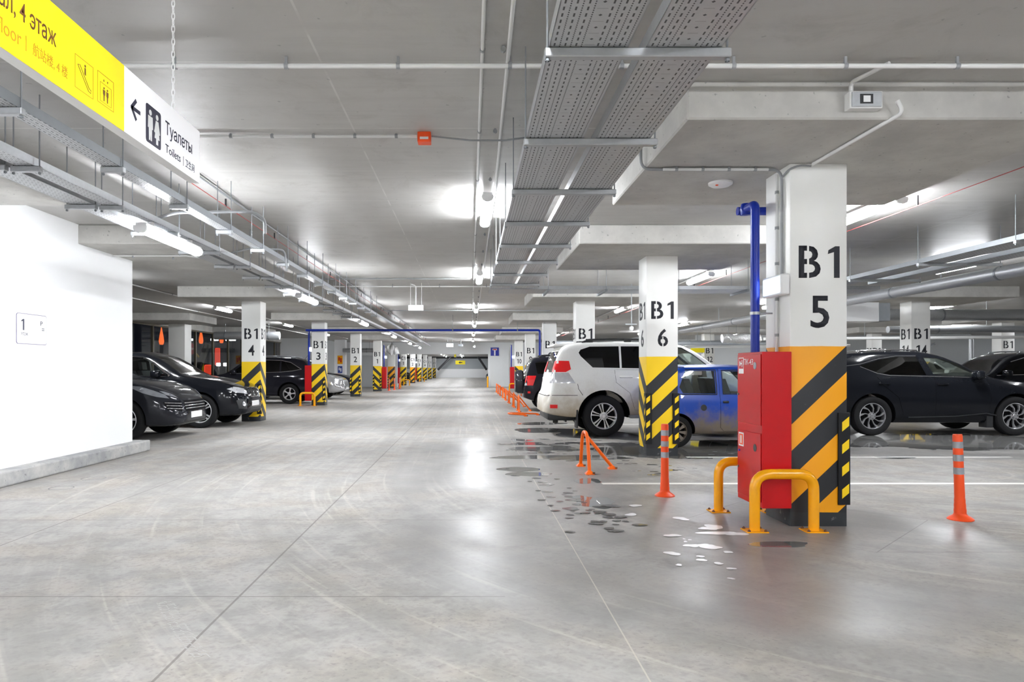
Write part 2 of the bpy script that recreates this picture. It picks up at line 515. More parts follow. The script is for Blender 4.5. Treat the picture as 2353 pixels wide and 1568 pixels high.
struct('trim_2', br, M['dark'], 'dark diagonal struts at the far end of the hall')
# cross beams seen down the lane in the hall beyond
for k, y_ in enumerate((53.0, 70.0, 88.0)):
    pass
# grey panel beside the opening
dp = BM(); box(dp, 1.46, 2.86, BY - 0.05, BY, 0.02, 2.72, bev=0.008)
struct('door_1', dp, plain('pale_grey_steel_door', (0.78, 0.80, 0.81), 0.45, var=0.03), 'pale grey steel fire door beside the opening')
dp = BM(); box(dp, -7.85, -6.85, BY - 0.05, BY, 0.02, 2.3, bev=0.008)
struct('door_2', dp, plain('grey_steel_shutter', (0.60, 0.62, 0.64), 0.45, var=0.03), 'grey steel door between the second and first columns')
struct('wall_pillar', box(BM(), -9.0, -8.3, 46.2, 46.9, 0, CEIL), M['wallw'], 'white wall pier carrying two small signs')

# glazed wall on the far left, night outside
GX = -12.0
wf = BM()
mull = [14.0 + 2.05 * k for k in range(15)]
for y_ in mull: box(wf, GX - 0.05, GX + 0.05, y_ - 0.035, y_ + 0.035, 0, 3.0)
box(wf, GX - 0.05, GX + 0.05, 13.0, 44, 2.94, 3.0); box(wf, GX - 0.05, GX + 0.05, 13.0, 44, 0, 0.06)
win = struct('window_1', wf, plain('bronze_window_frame', (0.16, 0.14, 0.10), 0.4, 0.5), 'dark glazed wall looking out on the night')
struct('window_glass', box(BM(), GX - 0.01, GX + 0.01, 13.0, 44, 0.05, 2.95), glassy('night_glass', (0.62, 0.62, 0.60), 0.7), '', win)
struct('wall_above_glass', box(BM(), GX - 0.15, GX + 0.1, 13.0, 44, 3.0, CEIL), M['drop'], 'concrete beam above the glazed wall')
struct('trim_3', box(BM(), -60, GX - 0.16, 4, 75, -0.3, -0.02), plain('wet_asphalt', (0.03, 0.03, 0.033), 0.35), 'dark wet street outside the glazed wall')

# painted bay lines
def bay_line(label, x0, x1, y0, y1):
    o = obj('parking_line', box(BM(), x0, x1, y0, y1, 0.0, 0.002), M['road'])
    return tag(o, label, 'line marking', 'white bay lines')
bay_line('white bay line passing behind the near red cabinet and both orange posts', 1.5, 7.2, 7.86, 7.96)
bay_line('white bay line running past the foot of column B1 6', 3.2, 8.0, 10.25, 10.34)
bay_line('white bay line on the floor under the white off-roader', 1.6, 6.6, 16.4, 16.5)
bay_line('short white line beside the black car near column B1 3', -10.6, -6.4, 25.75, 25.85)
bay_line('white line beyond the rear wheel of the black car at column B1 3', -10.6, -5.7, 28.5, 28.62)
bay_line('white line between the dark grey and the black nose-out cars', -10.0, -6.0, 14.75, 14.83)

# ------------------------------------------------------------------ lamps
def make_lamp():
    t = thing('ceiling_lamp', 'l', 'lamp')
    h = BM(); box(h, -0.055, 0.055, -0.68, 0.68, -0.035, 0.0, bev=0.008); box(h, -0.02, 0.02, -0.5, -0.44, 0, 0.045); box(h, -0.02, 0.02, 0.44, 0.5, 0, 0.045)
    obj('lamp_housing', h, M['white'], t)
    d = BM()
    prof = [(-0.058, -0.03), (-0.062, -0.055), (-0.05, -0.085), (-0.02, -0.10), (0.02, -0.10), (0.05, -0.085), (0.062, -0.055), (0.058, -0.03)]
    prism(d, [(x, z) for x, z in prof], -0.675, 0.675, 'y')
    for f in d.faces: f.smooth = True
    obj('lamp_diffuser', d, M['lamp'], t)
    for e in (-1, 1):
        c = BM(); prism(c, [(x * 1.06, z * 1.03) for x, z in prof], e * 0.676, e * 0.70, 'y')
        obj('end_cap', c, M['white'], t)
    return t
LAMP = make_lamp(); _first = [True]
ORD = ['nearest', 'second nearest', 'third nearest', 'fourth nearest', 'fifth nearest', 'sixth nearest', 'seventh nearest', 'eighth nearest', 'ninth nearest', 'tenth nearest', 'eleventh nearest', 'twelfth nearest']
def lamp(x, y, z, label, group):
    if _first[0]:
        _first[0] = False; o = LAMP; o.location = (x, y, z)
    else: o = dup(LAMP, loc=(x, y, z))
    o['label'] = label; o['group'] = group
    return o
LY = [8.2, 14.2, 21.7, 29.4, 37.2, 45.0]
for i, y in enumerate(LY): lamp(0.19, y, CEIL - 0.045, '%s white tube lamp in the ceiling row over the lane' % ORD[i], 'lane ceiling lamps')
lamp(0.30, 47.4, 2.92, 'white tube lamp hung low in front of the cross wall', 'lane ceiling lamps')
lamp(0.19, 1.2, CEIL - 0.045, 'white tube lamp overhead in line with the lane lamps', 'lane ceiling lamps')
lamp(0.19, -5.0, CEIL - 0.045, 'white tube lamp over the lane behind the photographer', 'lane ceiling lamps')
TY = [7.3, 13.4, 20.4, 28.4, 36.0, 43.0]
for i, y in enumerate(TY): lamp(-3.13, y, 2.70, '%s white tube lamp slung under the left hand cable trays' % ORD[i], 'cable tray lamps')
lamp(-3.13, 1.0, 2.70, 'white tube lamp under the left hand trays beside the photographer', 'cable tray lamps')
lamp(-3.13, -5.0, 2.70, 'white tube lamp under the left hand trays behind the photographer', 'cable tray lamps')
for i, y in enumerate(LY[:5]): lamp(4.72, y + 0.1, CEIL - 0.045, '%s white tube lamp over the right hand parking bays' % ORD[i], 'right bay lamps')
lamp(4.72, 1.5, CEIL - 0.045, 'white tube lamp over the right hand side, short of column B1 5', 'right bay lamps')
lamp(4.72, -4.5, CEIL - 0.045, 'white tube lamp over the right hand side behind the photographer', 'right bay lamps')
for i, y in enumerate((14.2, 21.7, 29.4, 37.2)): lamp(-7.7, y, CEIL - 0.045, '%s white tube lamp over the left hand parking bays' % ORD[i], 'left bay lamps')
for i, y in enumerate((12.6, 20.4, 29.0, 36.0)): lamp(8.9, y, CEIL - 0.045, '%s white tube lamp above the black car side on at the right' % ORD[i], 'far right lamps')
lamp(4.72, -1.5, CEIL - 0.045, 'added white tube lamp out of view over the right hand side, level with the photographer', 'right bay lamps')  # this and the next two lamps: added out of view to brighten column faces
lamp(1.9, -3.0, CEIL - 0.045, 'added white tube lamp overhead just behind the photographer, right of the lane', 'right bay lamps')
lamp(9.0, 4.5, CEIL - 0.045, 'added white tube lamp out of view to the right beyond column B1 5', 'far right lamps')
for i, y in enumerate((20.4, 28.0, 35.5)): lamp(13.7, y, 3.18, '%s white tube lamp beyond column B1 14' % ORD[i], 'outer right lamps')
lamp(13.7, 12.0, CEIL - 0.045, 'white tube lamp out of line to the right of column B1 14', 'outer right lamps')
for i, y in enumerate((16.0, 24.0, 31.0)): lamp(22.0, y, CEIL - 0.045, '%s white tube lamp at the far right edge of the garage' % ORD[i], 'outermost right lamps')
for i, y in enumerate((54, 60, 66, 73, 80, 88, 96, 104)): lamp(-1.2, y, CEIL - 0.045, '%s white tube lamp in the hall beyond the opening' % ORD[i], 'hall lamps')
for i, y in enumerate((56, 64, 71, 78, 86, 95, 104)): lamp(-3.6, y, CEIL - 0.045, '%s white tube lamp in the hall beyond, close to the C1 columns' % ORD[i], 'hall lamps')
for i, y in enumerate((62, 84)): lamp(-7.5, y, CEIL - 0.045, '%s white tube lamp behind the C1 columns' % ORD[i], 'hall lamps')

# ------------------------------------------------------------------ cable trays
def tray_run(root, x0, x1, y0, y1, z, h=0.06, mat='tray', side='galv'):
    b = BM(); box(b, x0, x1, y0, y1, z, z + 0.003)
    o = obj('tray_sheet', b, M[mat], root)
    b = BM(); box(b, x0 - 0.002, x0 + 0.002, y0, y1, z, z + h); box(b, x1 - 0.002, x1 + 0.002, y0, y1, z, z + h)
    box(b, x0, x0 + 0.015, y0, y1, z + h, z + h + 0.002); box(b, x1 - 0.015, x1, y0, y1, z + h, z + h + 0.002)
    obj('tray_side', b, M[side], root)
    c = BM(); rnd = random.Random(int(x0 * 100))
    for k in range(max(2, int((x1 - x0) / 0.05))):
        xx = x0 + 0.03 + (x1 - x0 - 0.06) * rnd.random()
        tube(c, [(xx + rnd.uniform(-.012, .012), y0 + (y1 - y0) * t / 8, z + 0.022) for t in range(9)], 0.014, 5)
    obj('cable', c, M['dark'], root, smooth=40)
def hanger(root, x0, x1, y, z, mat='galv'):
    b = BM(); box(b, x0, x1, y - 0.022, y + 0.022, z - 0.042, z - 0.002, bev=0.004, seg=1)
    hb = obj('hanger_bar', b, M[mat], root)
    for xx in (x0 + 0.012, x1 - 0.012):
        r = BM(); tube(r, [(xx, y, z - 0.06), (xx, y, CEIL)], 0.005, 5); lathe(r, [(0.011, -0.056), (0.011, -0.045)], (xx, y, z), seg=6)
        obj('threaded_rod', r, M['galvd'], hb)

TZ = 2.70
t1 = thing('cable_tray', 'wide pair of perforated steel cable trays hung above the lane, right of the lamps', 'cable tray', (0, 0, 0))
tray_run(t1, 0.345, 0.685, 0.6, 12.0, TZ, mat='traywide'); tray_run(t1, 0.765, 1.09, 0.6, 12.0, TZ, mat='traywide')
for k in range(9): hanger(t1, 0.325, 1.135, 1.85 + 1.19 * k, TZ)
t2 = thing('cable_tray', 'perforated cable tray crossing from the lane trays towards the right', 'cable tray', (0, 0, 0))
b = BM(); box(b, 0.34, 7.1, 12.05, 12.75, TZ - 0.015, TZ - 0.012); obj('tray_sheet', b, M['tray'], t2)
b = BM()
for y in (12.05, 12.75): box(b, 0.34, 7.1, y - 0.002, y + 0.002, TZ - 0.015, TZ + 0.045)
obj('tray_side', b, M['galv'], t2)
for x in (1.35, 2.35, 3.6, 4.8, 6.0):
    b = BM(); box(b, x - 0.02, x + 0.02, 12.0, 12.8, TZ - 0.055, TZ - 0.016); hb = obj('hanger_bar', b, M['galvd'], t2)
    for y in (12.01, 12.79):
        r = BM(); tube(r, [(x, y, TZ - 0.05), (x, y, CEIL)], 0.005, 5); obj('threaded_rod', r, M['galvd'], hb)
t3 = thing('cable_tray', 'narrow perforated tray nearest the lane in the left hand tray group', 'cable tray', (0, 0, 0))
tray_run(t3, -2.615, -2.50, 0.6, 44.0, 2.75, side='galvd')
for k in range(16): hanger(t3, -2.64, -2.475, 1.6 + 1.13 * k, 2.75)
t4 = thing('cable_tray', 'middle perforated tray of the left hand group, lamps below it', 'cable tray', (0, 0, 0))
tray_run(t4, -3.235, -3.10, 0.6, 44.0, 2.75)
for k in range(16): hanger(t4, -3.27, -3.06, 1.4 + 1.19 * k, 2.75)
t5 = thing('cable_tray', 'outer perforated tray of the left hand group, nearest the white wall', 'cable tray', (0, 0, 0))
tray_run(t5, -3.52, -3.31, 0.6, 44.0, 2.75)
for k in range(16): hanger(t5, -3.56, -3.285, 1.37 + 1.19 * k, 2.75)
t6 = thing('cable_tray', 'perforated tray pair over the right hand bays beyond column B1 5', 'cable tray', (0, 0, 0))
tray_run(t6, 6.15, 6.5, 3.0, 11.9, 2.75, side='galvd'); tray_run(t6, 6.8, 7.1, 3.0, 11.9, 2.75, side='galvd')
for k in range(5): hanger(t6, 6.1, 7.25, 4.4 + 1.7 * k, 2.75)

# ------------------------------------------------------------------ conduits and pipes
def conduit(name, label, cat, pts, r, mat, clips=0, fil=0.0, seg=8, group=None, clipmat='pvcg', clipup=0.02):
    b = BM(); P = fillet(pts, fil) if fil else [Vector(p) for p in pts]
    tube(b, P, r, seg)
    o = tag(obj(name, b, M[mat], smooth=50), label, cat, group)
    a, c = Vector(pts[0]), Vector(pts[-1])
    for k in range(clips):
        p = a.lerp(c, (k + 0.5) / clips); t = (c - a).normalized()
        q = BM(); tube(q, [p - t * 0.012, p + t * 0.012], r * 1.35, 8); box(q, p.x - 0.008, p.x + 0.008, p.y - 0.008, p.y + 0.008, p.z, p.z + clipup)
        obj('pipe_clip', q, M[clipmat], o)
    return o
CZ = CEIL - 0.024
conduit('conduit_pipe', 'white conduit along the lane ceiling, left of the lamp row', 'conduit', [(0.075, 0.6, CZ), (0.085, 44, CZ)], 0.0125, 'pvc', 30, clipup=0.022)
conduit('conduit_pipe', 'white conduit along the lane ceiling, between lamp row and wide trays', 'conduit', [(0.195, 0.6, CZ), (0.27, 7.4, CZ), (0.275, 44, CZ)], 0.0125, 'pvc', 30, clipup=0.022)
conduit('conduit_pipe', 'white conduit crossing the ceiling from the toilet sign to the right edge', 'conduit', [(-2.2, 4.36, CZ - .036), (9.0, 4.36, CZ - .036)], 0.016, 'pvc', 16, clipup=0.058)
conduit('conduit_pipe', 'white conduit crossing the ceiling to the small red alarm box', 'conduit', [(-2.5, 5.78, CZ), (-0.44, 5.78, CZ)], 0.013, 'pvc', 6, clipup=0.02)
conduit('cable', 'grey cable sagging from the red alarm box to the wide trays', 'cable', [(-0.32, 5.78, CZ), (0.0, 5.78, CZ - 0.035), (0.3, 5.78, CZ - 0.035), (0.55, 5.78, CZ)], 0.008, 'pvcg', 0)
conduit('conduit_pipe', 'white conduit across the lane ceiling between the second and third lane lamps', 'conduit', [(-3.4, 16.0, CZ - .034), (2.0, 16.0, CZ - .034)], 0.014, 'pvc', 5, clipup=.057)
conduit('conduit_pipe', 'thin dark conduit across the lane ceiling just short of the hanging white box', 'conduit', [(-3.2, 14.9, CZ), (0.0, 14.9, CZ)], 0.014, 'pvcg', 4)
conduit('conduit_pipe', 'thin conduit across the lane ceiling above the blue pipe', 'conduit', [(-3.4, 22.5, CZ - .035), (2.6, 22.5, CZ - .035)], 0.015, 'pvcg', 5, clipup=.057)
conduit('conduit_pipe', 'white conduit from the white wall to the left hand trays', 'conduit', [(-5.28, 10.3, 2.98), (-4.2, 10.3, 2.98), (-3.5, 10.3, 2.90)], 0.013, 'pvc', 3)
conduit('conduit_pipe', 'white conduit slanting over the parked cars beside the white wall', 'conduit', [(-7.7, 12, CZ - .004), (-7.72, 44, CZ - .004)], 0.018, 'pvc', 8, clipup=.024)
conduit('conduit_pipe', 'thin white conduit running back over the cars left of the lamps there', 'conduit', [(-9.2, 14, CZ), (-9.0, 44, CZ)], 0.016, 'pvc', 8, clipup=.022)
conduit('heat_detection_cable', 'thin red detection cable along the ceiling beside the left hand trays', 'cable', [(-2.75, 1.0, 3.14), (-2.75, 44, 3.14)], 0.0045, 'wire', 22, clipmat='dark', clipup=0.08)
conduit('heat_detection_cable', 'thin red detection cable along the ceiling right of column B1 5', 'cable', [(5.03, 1.0, 3.14), (5.03, 40, 3.14)], 0.0045, 'wire', 20, clipmat='dark', clipup=0.115)
conduit('conduit_pipe', 'dark conduit along the lane edge of the left hand ceiling strip', 'conduit', [(-2.72, 1.0, CZ), (-2.72, 44, CZ)], 0.012, 'pvcg', 12)
conduit('conduit_pipe', 'white lamp conduit along the ceiling over the right hand bays', 'conduit', [(4.72, 1.0, CZ - .004), (4.72, 39, CZ - .004)], 0.018, 'pvc', 10, clipup=.024)
conduit('conduit_pipe', 'looped grey hose bridging the two nearest left hand trays', 'hose', [(-3.17, 7.05, 2.83), (-3.0, 7.1, 2.9), (-2.5, 7.2, 2.93), (-2.25, 7.2, 2.93), (-2.12, 7.2, 2.86), (-2.12, 7.2, 2.70)], 0.016, 'pvcg', 0, fil=0.08)
conduit('conduit_pipe', 'second grey hose bridging the left hand trays, farther down', 'hose', [(-3.17, 9.2, 2.83), (-2.9, 9.2, 2.90), (-2.45, 9.2, 2.88), (-2.42, 9.2, 2.6)], 0.014, 'pvcg', 0, fil=0.08)

# air ducts at the right
def duct(label, pts, r, mat, bands=6, fil=0.2, rods=3):
    b = BM(); P = fillet(pts, fil); tube(b, P, r, 20)
    o = tag(obj('air_duct', b, M[mat], smooth=50), label, 'duct')
    a, c = Vector(pts[0]), Vector(pts[-1])
    for k in range(bands):
        p = a.lerp(c, (k + 0.5) / bands); t = (c - a).normalized()
        q = BM(); tube(q, [p - t * 0.02, p + t * 0.02], r * 1.06, 20); obj('duct_band', q, M['galvd'], o)
    if abs(c.z - a.z) < 0.3:
        for k in range(rods):
            p = a.lerp(c, (k + 0.5) / rods); q = BM(); tube(q, [(p.x, p.y, p.z + r * 0.9), (p.x, p.y, CEIL)], 0.007, 5); obj('hanger_rod', q, M['galvd'], o)
    return o
duct('round grey duct running back under the ceiling behind column B1 5', [(7.95, 6.5, 2.74), (7.95, 38, 2.74)], 0.10, 'galv', 12)
duct('thick round duct crossing behind column B1 14 just under the ceiling', [(9.3, 19.2, 2.80), (29, 19.2, 2.80)], 0.16, 'galv', 8)
duct('slimmer round duct crossing behind column B1 14 below the thick one', [(12.0, 20.0, 2.44), (29, 20.0, 2.52)], 0.10, 'galv', 6)
duct('dark round duct crossing behind column B1 6 and the red cabinet', [(3.6, 31.0, 2.44), (13.5, 31.0, 2.44)], 0.14, 'galvd', 4)
duct('long white insulated pipe crossing low behind the black cars at the right', [(9.5, 22.5, 2.28), (29, 22.5, 2.42)], 0.05, 'pvc', 0)
duct('white pipe crossing behind the windscreen of the white off-roader', [(8.4, 27.5, 2.18), (15.0, 27.5, 2.24)], 0.05, 'pvc', 0)
duct('vertical white drain pipe beside column B1 34', [(17.85, 24.8, 0.0), (17.85, 24.8, 2.5), (16.3, 24.8, 2.5)], 0.075, 'galv', 4, 0.15)
duct('thin vertical pipe on the far wall left of column B1 34', [(20.9, 39.6, 0), (20.9, 39.6, 2.9)], 0.10, 'galvd', 3)
fb = BM(); rnd = random.Random(4)
pts = [(10.35 + 0.12 * k, 28.6, 2.56 + 0.012 * math.sin(k)) for k in range(14)]
tube(fb, pts, [0.19 + rnd.uniform(-0.025, 0.03) for _ in pts], 22)
_d = tag(obj('air_duct', fb, M['foil'], smooth=30), 'crumpled silver foil duct showing left of the blue pipe', 'duct')
for x in (10.6, 11.6): obj('hanger_rod', tube(BM(), [(x, 28.6, 2.7), (x, 28.6, CEIL)], .008, 5), M['galvd'], _d)
fb = BM(); pts = [(-5.9 + 0.1 * k, 44.6, 2.58 + 0.03 * k * math.sin(k * 1.4)) for k in range(13)]
tube(fb, pts, [0.18 + rnd.uniform(-0.03, 0.03) for _ in pts], 20)
_d = tag(obj('air_duct', fb, M['foil'], smooth=30), 'crumpled foil duct between column B1 1 and the next column', 'duct')
for x in (-5.7, -4.9): obj('hanger_rod', tube(BM(), [(x, 44.6, 2.6), (x, 44.6, CEIL)], .008, 5), M['galvd'], _d)
duct('short grey duct under the ceiling right of column B1 4', [(-11.0, 30.0, 2.75), (-8.2, 30.0, 2.75)], 0.17, 'galv', 3)
duct('dark duct above the grey door between columns B1 2 and B1 1', [(-8.4, 46.0, 2.55), (-6.3, 46.0, 2.55)], 0.14, 'galv', 2)
for k, (px, sx, sz, lab) in enumerate(((6.62, 1.6, 2.55, 'a'), )):
    pass
bx = thing('air_unit', 'long white boxed air unit under the ceiling at the right edge behind column B1 5', 'air unit', (9.05, 16.3, 2.62))
b = BM(); box(b, -0.55, 0.35, -0.3, 0.3, -0.22, 0.22, bev=0.01); obj('unit_case', b, M['white'], bx)
b = BM(); box(b, 0.36, 0.62, -0.28, 0.28, -0.21, 0.21, bev=0.01); obj('unit_end', b, M['galvd'], bx)
b = BM()
for x in (-.4, .2): tube(b, [(x, 0, .2), (x, 0, CEIL - 2.62)], .008, 5)
obj('hanger_rod', b, M['galvd'], bx)

# ------------------------------------------------------------------ painted columns
def column_mat(name, style, warm):
    m = Mat(name); x, y, z = m.xyz()
    d = x.abs() + y.abs()
    if style == 'V': t = (z - d * 0.95 - 0.83) / 0.437
    else: t = (z + d * 0.95 - 1.27) / 0.437
    blk = (t + 20.0).frac().lt(0.5) * t.lt(0.52)
    n = m.noise(3.0, 4); n2 = m.noise(28, 2)
    yl = m.mix(n, tuple(c * 0.95 for c in warm), warm)
    bk = m.mix(n2.ramp(0.66, 0.76) * 0.5, (0.020, 0.022, 0.026), (0.10, 0.10, 0.10))
    wh = m.mix(n, (0.82, 0.82, 0.79), (0.88, 0.88, 0.86))
    edge = n * 0.010 - 0.005
    c = m.mix(blk, yl, bk)
    c = m.mix((z + edge).gt(1.49), c, wh)
    scuff = m.noise(9, 4, 0.7).ramp(0.62, 0.70)
    base = m.mix(scuff * 0.45, (0.028, 0.032, 0.036), (0.30, 0.30, 0.30))
    c = m.mix((z + edge).lt(0.115), c, base)
    m.set('Base Color', c).set('Roughness', n * 0.15 + 0.38)
    return m.m
AMBER, YELL = (1.0, 0.42, 0.003), (1.0, 0.66, 0.003)
CM = {(s, w): column_mat('column_paint_%s_%s' % (('rising' if s == 'V' else 'peaked'), w), s, AMBER if w == 'amber' else YELL) for s in 'VL' for w in ('amber', 'yellow')}
CW = 0.475

def guard_mesh():
    b = BM()
    prism(b, [(-0.080, -0.016), (0.016, -0.016), (0.016, 0.080), (0.001, 0.080), (0.001, -0.001), (-0.080, -0.001)], 0.18, 0.94, 'z', 0)
    for k in range(4):
        z0 = 0.23 + 0.185 * k
        v = [b.verts.new(p) for p in ((-0.052, -0.0175, z0), (0.006, -0.0175, z0 + 0.048), (0.006, -0.0175, z0 + 0.125), (-0.052, -0.0175, z0 + 0.077))]
        b.faces.new(v).material_index = 1
        v = [b.verts.new(p) for p in ((0.0175, 0.006, z0 + 0.048), (0.0175, 0.056, z0), (0.0175, 0.056, z0 + 0.077), (0.0175, 0.006, z0 + 0.125))]
        b.faces.new(v).material_index = 1
    return b
_gm = {}
def guard(parent, x, y, right=True):
    if right not in _gm:
        b = guard_mesh()
        if not right:
            for v in b.verts: v.co.x = -v.co.x
            for f in b.faces:
                if f.material_index == 1 and abs(f.calc_center_median().y + 0.0175) < 0.001:   # keep the slant rising to the right
                    zs = [v.co.z for v in f.verts]; zm = sum(zs) / 4; xs = [v.co.x for v in f.verts]; xm = sum(xs) / 4
                    for v in f.verts: v.co.x = 2 * xm - v.co.x
        o = obj('corner_guard', b, [M['black'], M['yellow']], parent); _gm[right] = o
    else:
        o = _gm[right].copy(); COL.objects.link(o); o.parent = parent
    o.location = (x, y, 0)
    return o

B_SLIT = (-0.101, -0.083, -0.01, 0.3)
def column(xl, y, label, style='V', tint='yellow', apex='l', top='', num='', side=None, guards='lr', w=CW, text_w=0.338):
    """xl: x of the left face; y: front face; side: 'l'/'r' face that carries the same lettering"""
    ox = 0.0 if apex == 'l' else -w
    b = BM(); box(b, ox, ox + w, 0, w, 0, CAP)
    es = [e for e in b.edges if abs(e.verts[0].co.z - e.verts[1].co.z) > 1]
    bmesh.ops.bevel(b, geom=es, offset=0.012, segments=2, affect='EDGES', profile=0.5)
    o = obj('parking_column', b, CM[(style, tint)], smooth=35, loc=(xl - ox, y, 0))
    tag(o, label, 'column', 'painted concrete columns')
    def letter(s, zc, tw, slits, org, u):
        if '1' in s:                                   # the stencil 1 with its flag is drawn, not typed
            t = BM(); n = len(s); adv = tw / n
            for i, ch in enumerate(s):
                x0 = -tw / 2 + i * adv
                if s in ('B1', 'C1'): x0, x1 = ((-tw / 2, 0.012), (0.072, tw / 2))[i]
                elif n == 1: x0, x1 = -0.048, 0.048
                else: x0, x1 = ((x0 + adv * .05, x0 + adv * .93) if ch != '1' else (x0 + adv * .15, x0 + adv * .75))
                if ch == '1': prism(t, digit_one(x0, x1, 0.267), 0, 0.002)
                else:
                    g = text_bm(ch, 0.267, x1 - x0, 0.002, 0.012, [((x0 - x1) / 2 + 0.068, (x0 - x1) / 2 + 0.086, -0.01, 0.3)] if ch == 'B' else [])
                    g.transform(Matrix.Translation(((x0 + x1) / 2, 0, 0))); merge(t, g)
        else: t = text_bm(s, 0.267, tw, 0.002, 0.012, slits)
        put(t, (org[0], org[1], zc - 0.1335), u, (0, 0, 1)); obj('lettering', t, M['ink'], o)
    if top:
        for zc, s in ((2.19, top), (1.775, num)):
            if not s: continue
            two = s in ('B1', 'C1')
            sl = [B_SLIT] if s == 'B1' else ([(-0.009, 0.009, -0.01, 0.15)] if s == '6' else [])
            tw = text_w if two else (0.155 if len(s) == 1 and s != '1' else (0.085 if s == '1' else 0.30))
            letter(s, zc, tw, sl, (ox + w / 2 + (0.004 if two else 0.01), -0.0005), (1, 0, 0))
            if side == 'l': letter(s, zc, tw, sl, (ox - 0.0005, w / 2), (0, -1, 0))
            if side == 'r': letter(s, zc, tw, sl, (ox + w + 0.0005, w / 2), (0, 1, 0))
    if 'l' in guards: guard(o, ox, 0, False)
    if 'r' in guards: guard(o, ox + w, 0, True)
    return o

YF = [y - CW / 2 for y in ROWY]
XR, XL = CX_R - CW / 2, CX_L - CW / 2
column(XR, YF[0], 'nearest white column, marked B1 5 over amber and black stripes', 'V', 'amber', 'l', 'B1', '5', None, 'r')
column(XR, YF[1], 'white column marked B1 6 with yellow and black stripes, beside the white off-roader', 'V', 'yellow', 'l', 'B1', '6', 'l')
column(XR, YF[2], 'white column marked B1 rising behind the roof of the white off-roader', 'V', 'yellow', 'l', 'B1', '7', 'l')
column(XR, YF[3], 'white column marked B1 8 beside the blue pipe bend', 'V', 'yellow', 'l', 'B1', '8')
column(XR, YF[4], 'white column marked B1 9', 'V', 'yellow', 'l', 'B1', '9')
column(XR, YF[5], 'white column marked B1 10, beside the grey door', 'L', 'yellow', 'l', 'B1', '10')
column(XL, YF[2], 'white column marked B1 4 with peaked black and yellow stripes, by the black nose-out car', 'L', 'yellow', 'r', 'B1', '4', 'r', 'r')
column(XL, YF[3], 'white column marked B1 3 with a red cabinet on its left', 'L', 'yellow', 'r', 'B1', '3', 'r', 'r')
column(XL, YF[4], 'white column marked B1 2', 'L', 'yellow', 'r', 'B1', '2')
column(XL, YF[5], 'white column marked B1 1, its stripes falling to the right', 'L', 'yellow', 'l', 'B1', '1')
column(XL, 48.4, 'unmarked white column with stripes just short of the opening', 'V', 'amber', 'l')
for k, (y, s) in enumerate(((56.0, '1'), (64.8, '2'), (73.0, '3'), (82.0, '4'), (91.5, '5'), (102.5, '6'))):
    column(XL + 0.1 + 0.02 * k, y, 'white column marked C1 %s in the hall beyond the opening' % s, 'V', 'amber' if s == '2' else 'yellow', 'l', 'C1', s)
column(CX_RR - CW / 2 - 0.25, YF[2], 'white column marked B1 14 behind the long black car', 'V', 'yellow', 'l', 'B1', '14', 'l')
column(CX_RR - CW / 2 - 0.1, YF[4], 'white column marked B1 seen over the white bonnet, left of the red cabinet', 'V', 'yellow', 'l', 'B1', '12', 'l')
column(CX_RR - CW / 2, YF[5], 'white column marked B1 far back over the white bonnet', 'V', 'yellow', 'l', 'B1', '21')
column(CX_RRR - CW / 2, YF[3], 'greyish column marked B1 34 at the right edge', 'V', 'amber', 'l', 'B1', '34')
column(CX_RRR - CW / 2, YF[4], 'distant column marked B1 between columns B1 5 and B1 14', 'V', 'yellow', 'l', 'B1', '33', 'l')
column(-11.35, 26.2, 'plain white column standing in front of the glazed wall', 'L', 'amber', 'r', w=0.62, guards='')

# ------------------------------------------------------------------ red hose cabinet on column B1 5
fc = thing('fire_hose_cabinet', 'tall red fire hose cabinet fixed to the left side of column B1 5', 'cabinet', (2.40, 5.72, 0.0))
b = BM(); box(b, 0, 0.243, 0, 0.52, 0.155, 1.445, bev=0.004, seg=1); obj('case', b, M['red'], fc)
for nm, z0, z1 in (('u', 0.835, 1.425), ('l', 0.20, 0.765)):
    b = BM(); box(b, -0.008, -0.001, 0.015, 0.505, z0, z1, bev=0.003, seg=1); d = obj('door', b, M['red'], fc)
    if nm == 'u':
        b = BM(); prism(b, circ(0.125, 1.33, 0.031), -0.010, -0.004, 'x'); obj('window_disc', b, M['reflex'], d)
        b = BM(); box(b, -0.0095, -0.006, 0.365, 0.475, 1.262, 1.402)
        for f in b.faces: f.material_index = 0
        box(b, -0.0105, -0.006, 0.373, 0.467, 1.305, 1.395, 1)
        box(b, -0.0115, -0.006, 0.39, 0.402, 1.32, 1.38, 0); box(b, -0.0115, -0.006, 0.402, 0.43, 1.344, 1.356, 0); box(b, -0.0115, -0.006, 0.43, 0.45, 1.33, 1.37, 0)
        obj('sticker', b, [M['white'], M['red']], d)
        t = text_bm('ПК-43', 0.052, 0.20, 0.001); put(t, (-0.009, 0.262, 1.338), (0, -1, 0), (0, 0, 1)); obj('lettering', t, M['white'], d)
        b = BM(); prism(b, circ(0.48, 1.08, 0.010, 10), -0.016, -0.004, 'x'); obj('lock', b, M['steel'], d)
    else:
        b = BM(); prism(b, circ(0.125, 0.64, 0.032), -0.010, -0.004, 'x'); obj('hand_hole', b, M['dark'], d)
        b = BM(); box(b, -0.0095, -0.006, 0.365, 0.475, 0.625, 0.745); box(b, -0.0105, -0.006, 0.378, 0.462, 0.638, 0.732, 1); box(b, -0.0112, -0.006, 0.405, 0.435, 0.65, 0.72, 0)
        obj('sticker', b, [M['white'], M['flexo']], d)
        b = BM(); prism(b, circ(0.455, 0.585, 0.010, 10), -0.018, -0.004, 'x'); obj('lock', b, plain('blue_seal', (0.02, 0.06, 0.5), 0.4), d)
        b = BM(); prism(b, circ(0.48, 0.44, 0.010, 10), -0.016, -0.004, 'x'); obj('lock', b, M['steel'], d)
